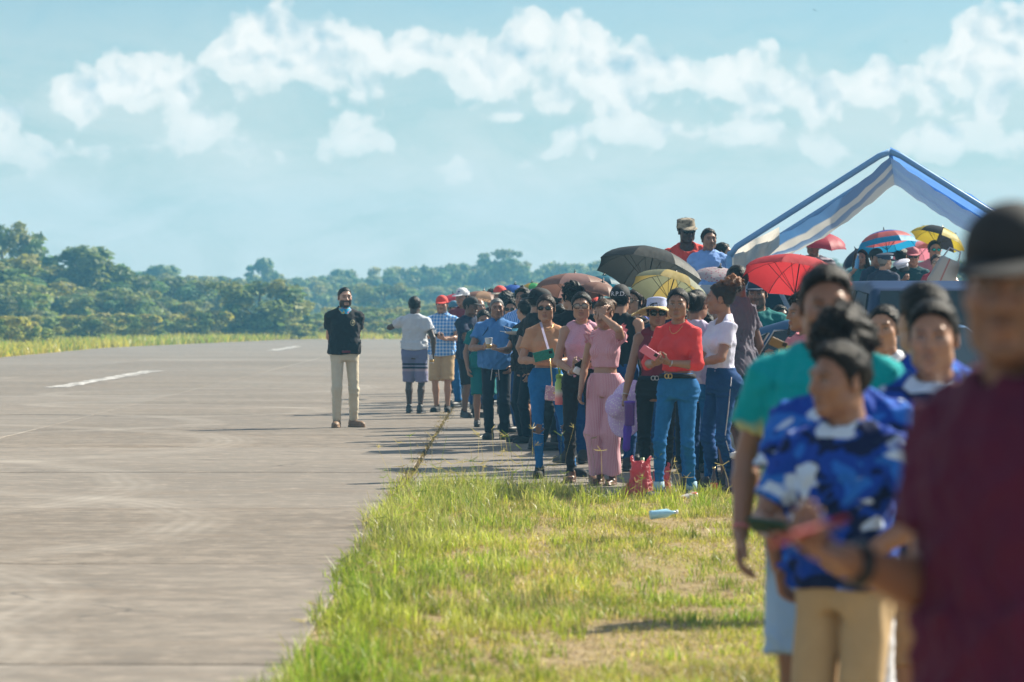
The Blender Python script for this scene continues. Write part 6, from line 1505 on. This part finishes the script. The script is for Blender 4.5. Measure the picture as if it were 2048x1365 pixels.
PO2 = up('person in dark beret seen from behind with white bag on the shoulder', 1768, 510, 54.0, yaw=150, look=130, skin='tan', hair='buzz', hairc=GREYH, top=cloth('navy_jacket2', (.02, .03, .06)), top_kind='loose', neck=('crew', 1.9)); on_head(PO2, 'peaked_cap', 'peaked', CAPNAVY)
tb = rbox('tote_bag', .34, .12, .36, cloth('canvas_white', (.62, .58, .52), stripes((.64, .60, .54), (.55, .12, .10), .18, 0, .93)), .04, 3, None, (px(1771, 53.5), 46.15, pz(556, 53.5)), (0, R(24), 0), .75); tag(tb, 'white canvas bag with red stripe on the shoulder under the patterned umbrella', 'bag'); rod('strap', [(-.10, 0, .16), (-.07, 0, .30), (.07, 0, .30), (.10, 0, .16)], .010, WHITE, tb, 6)
PO3 = up('person in black tee holding a white peaked cap under the patterned umbrella', 1800, 500, 55.1, yaw=-30, look=160, skin='brown', hair='short', top=BLACK, arms=('belly', 'down'))
M_WCAP = plain('white_cap_cloth', (.62, .64, .74), .7); v_, q_ = hat_mesh('peaked', 'crown'); wc = obj('peaked_cap', mesh_np('peaked_cap', v_, q_, M_WCAP)); wc.location = (px(1806, 54.3), 54.3, pz(538, 54.3)); wc.rotation_euler = (R(20), R(-18), 0); tag(wc, 'white peaked uniform cap held in front of the black tee', 'cap'); v_, q_ = hat_mesh('peaked', 'brim'); obj('brim', mesh_np('brim', v_, q_, CAPBLK), wc)
PP = up('man in pink cap and sunglasses with dark teal tee under the pink umbrella', 1826, 500, 54.9, yaw=-4, look=-4, skin='tan', hair='short', top=cloth('dark_teal', (.015, .07, .085)), arms=('umb', 'down')); on_head(PP, 'cap', 'cap', plain('cap_pink', (.45, .14, .16), .8)); glasses(PP, M_GLASSD, M_FRAME, .026, .015, 'sunglasses')
PS = up('man in mirrored green sunglasses and pink tee under the yellow umbrella', 1868, 485, 55.8, yaw=-6, look=8, skin='tan', hair='short', top=PINKC, arms=('down', 'umb')); glasses(PS, plain('mirror_green', (.02, .50, .42), .1, .8, .4), M_FRAME, .025, .016, 'sunglasses')
PG = up('woman in clear glasses and crimson top with hand at her chest', 1873, 512, 54.3, yaw=-4, look=-4, sex='f', skin='fair', hair='bun', hairc=BROWNH, top=cloth('crimson', (.36, .035, .06)), arms=('chest', 'down')); glasses(PG, M_CLEAR, M_FRAME, .024, .018)

# --- the press behind: heads and shoulders between the front rows
FILL = [(1112, 582, 47, 'm', 'spiky', 'brown', BLACK, 140, 'man with spiky dark hair behind the sunglasses woman'), (1133, 568, 50, 'm', 'short', 'tan', NAVY, 120, 'man with short black hair under the brown umbrella'), (1181, 590, 46, 'm', 'short', 'tan', BLACK, 170, None),
        (1093, 575, 55, 'm', 'short', 'dark', GREYP, 30, 'dark man at the back left of the brown umbrella'), (1122, 612, 43, 'f', 'long', 'tan', BLACK, 160, 'long haired woman behind the sunglasses woman\'s shoulder'), (1200, 596, 48, 'f', 'loose', 'tan', TEAL, 20, 'woman at the back behind the girl in pink'),
        (1335, 590, 37, 'm', 'short', 'dark', NAVY, 150, 'man behind the straw hat under the gold umbrella'), (1380, 600, 36, 'f', 'bun', 'brown', RED, 10, 'woman in shade under the gold umbrella'), (1425, 610, 38, 'm', 'short', 'brown', DGREEN, 40, 'man behind the rust brown bun'),
        (1560, 615, 40, 'm', 'short', 'dark', BLACK, 20, 'man in black under the large red umbrella'), (1590, 620, 38, 'f', 'long', 'brown', NAVY, -20, 'woman in navy under the large red umbrella'), (985, 585, 64, 'm', 'curly', 'dark', RED, -20, 'curly haired man far back behind the stout man'),
        (1030, 590, 66, 'f', 'bun', 'brown', PINKC, 10, 'woman in pink far back under the blue umbrella'), (1070, 588, 62, 'm', 'short', 'brown', TEAL, 30, 'man far back under the rainbow umbrella'), (1160, 592, 58, 'f', 'bun', 'tan', LILAC, 0, 'woman in lilac far back under the brown umbrella'),
        (945, 600, 68, 'f', 'bun', 'brown', RED, 0, 'woman in red far back under the tan umbrella'), (912, 596, 70, 'm', 'short', 'brown', SKYBLUE, 10, 'man in sky blue far back under the far red umbrella'), (1220, 600, 52, 'm', 'short', 'tan', GREYT, 10, 'man in grey at the back left of the R.P.D. cap'),
        (1255, 585, 50, 'm', 'short', 'brown', SKYBLUE, -10, 'man in sky blue under the grey umbrella'), (1350, 580, 46, 'm', 'short', 'tan', WHITE, 0, 'man in white at the back under the grey umbrella'), (1490, 590, 42, 'f', 'bun', 'brown', PINKC, 0, 'woman in pink behind the tall man in grey'),
        (1545, 600, 44, 'm', 'buzz', 'dark', SKYBLUE, 0, 'man in sky blue at the back by the tent post'), (1655, 560, 45, 'f', 'long', 'tan', LILAC, 0, 'woman in lilac behind the large red umbrella'), (1700, 590, 41, 'm', 'short', 'brown', RED, 20, 'man in red between the sedan and the van')]
for (x_, yt, d_, sx_, hr, skn, tp, yw, lab) in FILL:
    Pn = person(lab or 'man in red cap behind the girl in pink', x_, d_, Hof(yt, d_), yaw=yw, sex=sx_, skin=skn, hair=hr, top=tp, bottom=(JEANSD if int(x_) % 2 else DTRK), bot_kind='regular')
    if lab is None: on_head(Pn, 'cap', 'cap', CAPRED)

# ------------------------------------------------------------------ umbrellas
UM = {k: ucloth(k, c) for k, c in dict(charcoal=(.045, .05, .05), silver=(.10, .11, .11), brown=(.30, .16, .12), rose=(.36, .21, .19), gold=(.42, .33, .10), olive=(.25, .27, .17), red=(.62, .05, .06), pink=(.70, .25, .33), navy=(.012, .03, .08), blue=(.03, .12, .50), teal=(.01, .14, .22), tan=(.45, .28, .17), yellow=(.52, .42, .03), black=(.02, .02, .025), green=(.05, .35, .10), orange=(.75, .20, .02), violet=(.20, .10, .25), crimson=(.5, .03, .07)).items()}
umbrella('large dark grey umbrella over the middle of the crowd', 1308, 504, 38.0, .55, (-18, 13), m_list=[UM['charcoal']], depth=.46)
umbrella('rose brown umbrella behind the girl in pink', 1150, 549, 42.5, .47, (-10, 2), m_list=[UM['rose'], UM['brown']], depth=.42)
umbrella('gold lined olive umbrella right of the straw hat', 1350, 552, 34.5, .37, (-22, 18), m_list=[UM['gold'], UM['olive']], depth=.5)
umbrella('large red umbrella over the blue sedan', 1600, 520, 33.0, .50, (-17, 10), m_list=[UM['red']], depth=.40)
umbrella('red umbrella held high over the man in striped tee', 1642, 466, 55.6, 0.42, (14, 8), m_list=[UM['crimson']], depth=.38)
UPAT = ucloth('red_blue_bands', (.5, .1, .1), lambda nt, p: nt.ramp(nt.m('DIVIDE', sepz(nt, p, 0), .42), [(0, (.55, .16, .15)), (.38, (.02, .12, .50)), (.56, (.60, .14, .14)), (.86, (.02, .32, .60))], 'CONSTANT'))
umbrella('patterned red umbrella with blue bands under the tent', 1768, 462, 54.7, 0.46, (-10, -8), m_list=[UPAT], depth=.55)
uy = umbrella('yellow and black lettered umbrella under the tent', 1884, 457, 56.0, .42, (-12, 20), m_list=[UM['yellow'], UM['black'], UM['yellow'], UM['yellow']], depth=.5, rot=200)
umbrella('pink umbrella behind the man in pink cap', 1830, 486, 56.6, 0.39, (-14, -6), m_list=[UM['pink']], depth=.5)
umbrella('small navy umbrella left of the long haired woman', 1712, 500, 56.0, 0.32, (6, -30), m_list=[UM['navy']], depth=.5)
umbrella('dark umbrella behind the white peaked cap', 1796, 492, 55.6, 0.26, (-8, 10), m_list=[UM['black']], depth=.5)
umbrella('tan and brown umbrella far back behind the stout man', 968, 583, 62, .36, (-4, 6), m_list=[UM['tan'], UM['brown']], depth=.42)
umbrella('red umbrella far back behind the red cap', 906, 589, 66, .34, (-4, -8), m_list=[UM['crimson']], depth=.4)
umbrella('bright blue umbrella far back left of the rainbow one', 1030, 570, 63, .22, (8, 6), m_list=[UM['blue']], depth=.5)
umbrella('small rainbow umbrella far back in the crowd', 1064, 566, 66, .24, (4, -4), m_list=[UM['orange'], UM['yellow'], UM['green'], UM['green']], depth=.6)
umbrella('violet umbrella far back behind the rainbow one', 1076, 577, 64, .22, (4, 0), m_list=[UM['violet']], depth=.4)
umbrella('teal umbrella tucked behind the dark grey one', 1208, 552, 43, .22, (-6, 4), m_list=[UM['teal']], depth=.5)
umbrella('brown umbrella behind the red cap and curls', 1205, 566, 40.5, .25, (0, 14), m_list=[UM['brown']], depth=.5)
umbrella('pink patterned umbrella below the boy in pale blue shirt', 1440, 536, 41.5, .30, (10, 6), m_list=[ucloth('pink_print', (.5, .4, .4), dots((.55, .48, .50), (.45, .16, .22), 30, .3))], depth=.4)
# lettering on the yellow umbrella
for (s_, sz, yaw_, rr, zz) in (('STANLEY', .055, 0, .26, -.085),):
    for pn in uy.children:
        if pn.name.startswith('panel') and pn.data.materials[0].name == 'umbrella_yellow':
            tv, tf = text_mesh(s_, sz); V = [(rr - y_ * 1.0, x_, zz + y_ * .5 + .02) for x_, y_, z_ in tv]
            decal('lettering', pn, [(x_, y_) for x_, y_, z_ in tv], tf, M_BLACKP, (rr, 0, -.05), (0, 1, 0), (-1, 0, .0), (.35, 0, 1), .004)

# ------------------------------------------------------------------ things on the ground and in hands
sh_ = lathe('sun_hat', [(.0, .09), (.075, .088), (.088, .06), (.092, .0), (.17, -.03), (.205, -.055), (.21, -.06), (.17, -.038), (.088, -.006), (.08, .05), (0, .08)], mat('lilac_lace', lambda nt: bsdf(nt, nt.mix(nt.ramp(nt.node('ShaderNodeTexVoronoi', {'Vector': nt.node('ShaderNodeTexCoord').outputs['Object'], 'Scale': 60.0}).outputs['Distance'], [(.25, 1.), (.4, 0.)]), (.55, .38, .66), (.72, .64, .74)), .8)), 36, None, (px(1243, 32.4), 32.45, pz(815, 32.4)), (R(78), R(-12), R(-48))); sh_.scale = (1.2, 1.2, 1.2); tag(sh_, 'lilac lace sun hat hanging beside the straw hat woman', 'hat')
fb = lathe('tumbler', [(0, 0), (.038, 0), (.042, .01), (.044, .17), (.046, .175), (.046, .19), (0, .19)], plain('purple_tumbler', (.10, .03, .22), .35), 20, None, (px(1259, 31.9), 31.9, pz(852, 31.9))); tag(fb, 'dark purple tumbler held by the straw hat woman', 'bottle'); lathe('lid', [(0, .19), (.047, .19), (.047, .205), (0, .21)], plain('violet_lid', (.12, .05, .45), .35), 18, fb)
fu = lathe('folded_umbrella', [(0, 0), (.016, .01), (.034, .03), (.030, .10), (.038, .18), (.030, .25), (.014, .28), (0, .28)], plain('violet_cloth', (.10, .03, .40), .7), 12, None, (px(1252, 32.0), 32.0, pz(905, 32.0)), (0, R(4), 0)); tag(fu, 'folded violet umbrella hanging below the purple tumbler', 'umbrella'); rod('strap', [(0, -.03, .24), (.01, -.04, .3), (0, -.02, .36)], .005, BLACK, fu, 5)
def crumple(name, label, x, d, s, m, seed, cat='bag', z=0.0):
    F = Field((-.18, -.16, -.01), (.18, .16, .40), .007); F.cone((0, 0, s * .38), (0, 0, s * .95), s * .40, s * .36, 0, sq=((0, 1, 0), .7)); F.ell((-.035, 0, s * .2), (s * .55, s * .42, s * .30), .05)
    for sg in (-1, 1): F.cone((sg * s * .22, 0, s * 1.2), (sg * s * .30, .01, s * 1.42), .022, .012, .02)
    F.ripple(.012, 40, seed, (1, 1, .4), ridge=True); F.ripple(.007, 90, seed + 1, ridge=True); F.below(lambda X, Y: 0 * X)
    V, Q = F.mesh(); o = obj(name, mesh_np(name, V, Q, m, False)); o.location = (px(x, d), d, z); return tag(o, label, cat)
M_RBAG = mat('thin_red_plastic', lambda nt: nt.node('ShaderNodeMixShader', {0: .45, 1: bsdf(nt, (.70, .13, .16), .28, .5, normal=bump(nt, nt.noise(nt.node('ShaderNodeTexCoord').outputs['Object'], 40, 4, .7), .8, .02)), 2: nt.node('ShaderNodeBsdfTranslucent', {0: (.75, .12, .12, 1)}).outputs[0]}).outputs[0])
crumple('plastic_bag', 'pink red plastic bag with a green bottle neck sticking out', 1281, 30.75, .24, M_RBAG, 4); bb = lathe('wine_bottle', [(0, 0), (.038, 0), (.038, .19), (.015, .25), (.014, .33), (0, .33)], plain('green_glass', (.10, .20, .05), .15, .6), 16, None, (px(1285, 30.75), 30.76, .0)); tag(bb, 'green bottle standing in the pink red plastic bag', 'bottle'); lathe('foil', [(.0155, .27), (.0155, .335), (0, .336)], plain('green_foil', (.28, .36, .14), .4), 14, bb)
crumple('plastic_bag', 'bright red plastic bag between the red top woman\'s ankles', 1324, 31.1, .19, M_RBAG, 9)
be = lathe('beer_bottle', [(0, 0), (.031, 0), (.031, .13), (.013, .19), (.012, .235), (0, .235)], plain('brown_glass', (.05, .02, .012), .15, .6), 16, None, (px(1428, 31.3), 31.3, 0)); tag(be, 'brown beer bottle on the ground beside the white tee woman\'s feet', 'bottle'); lathe('label', [(.0318, .04), (.0318, .11)], plain('red_label', (.5, .05, .05), .6), 16, be); lathe('cap', [(.0135, .225), (.0135, .238), (0, .239)], M_GOLD, 12, be)
co = rbox('cooler_box', .50, .34, .30, plain('cooler_navy', (.015, .025, .14), .4), .03, 3, None, (px(1520, 31.5), 31.6, .15), (0, 0, R(8)), 1.04); tag(co, 'navy cooler box with white lid beside the sedan\'s wheel', 'cooler'); rbox('lid', .54, .38, .05, plain('cooler_white', (.72, .74, .76), .4), .02, 2, co, (0, 0, .176)); rbox('handle', .10, .02, .03, MATS['cooler_white'], .008, 1, co, (0, -.18, .05))
wp = rbox('wrapper', .16, .07, .05, mat('foil_wrapper', lambda nt: bsdf(nt, dots((.65, .6, .58), (.55, .08, .06), 18, .4)(nt, nt.node('ShaderNodeTexCoord').outputs['Object']), .3, .6)), .02, 2, None, (px(1375, 30.2), 30.1, .05), (.2, -.25, .3)); tag(wp, 'crumpled red and white snack wrapper in front of the red top woman\'s shoes', 'wrapper')
pbt = lathe('plastic_bottle', [(0, 0), (.030, 0), (.032, .01), (.030, .06), (.032, .12), (.012, .165), (.012, .185), (0, .185)], plain('clear_blue_plastic', (.35, .62, .78), .12, .7), 16, None, (px(1300, 27.0), 27.0, .075), (0, R(84), R(12))); tag(pbt, 'empty clear blue plastic bottle lying on the grass', 'bottle'); lathe('cap', [(0, .185), (.014, .185), (.014, .205), (0, .205)], WHITE, 12, pbt)
lt = rbox('litter_scrap', .07, .05, .02, plain('pale_litter', (.45, .60, .72), .5), .006, 1, None, (px(872, 31.0), 31.0, .06), (.4, .3, .2)); tag(lt, 'pale blue scrap of litter in the grass near the runway edge', 'litter')
# birds far up
def bird(label, x, y, d, s):
    V = [(0, -.22, 0), (.05, 0, .02), (0, .25, 0), (-.05, 0, .02), (0, 0, -.05), (.35, -.02, .10), (.72, .10, .04), (.30, .12, .09), (-.35, -.02, .10), (-.72, .10, .04), (-.30, .12, .09)]
    Fc = [(0, 1, 3), (1, 2, 3), (0, 4, 1), (1, 4, 2), (2, 4, 3), (3, 4, 0), (1, 5, 6, 7), (3, 10, 9, 8), (1, 7, 2), (3, 2, 10)]
    o = obj('bird', mesh_np('bird', V, Fc, plain('bird_dark', (.02, .02, .022), .8), False)); o.location = (px(x, d), d, pz(y, d)); o.scale = (s, s, s); o.rotation_euler = (.3, .35, .6); return tag(o, label, 'bird')
bird('dark bird soaring high near the top edge of the sky', 1630, 22, 300, .42); bird('tiny bird in the sky above the tent roof', 1811, 83, 300, .22)
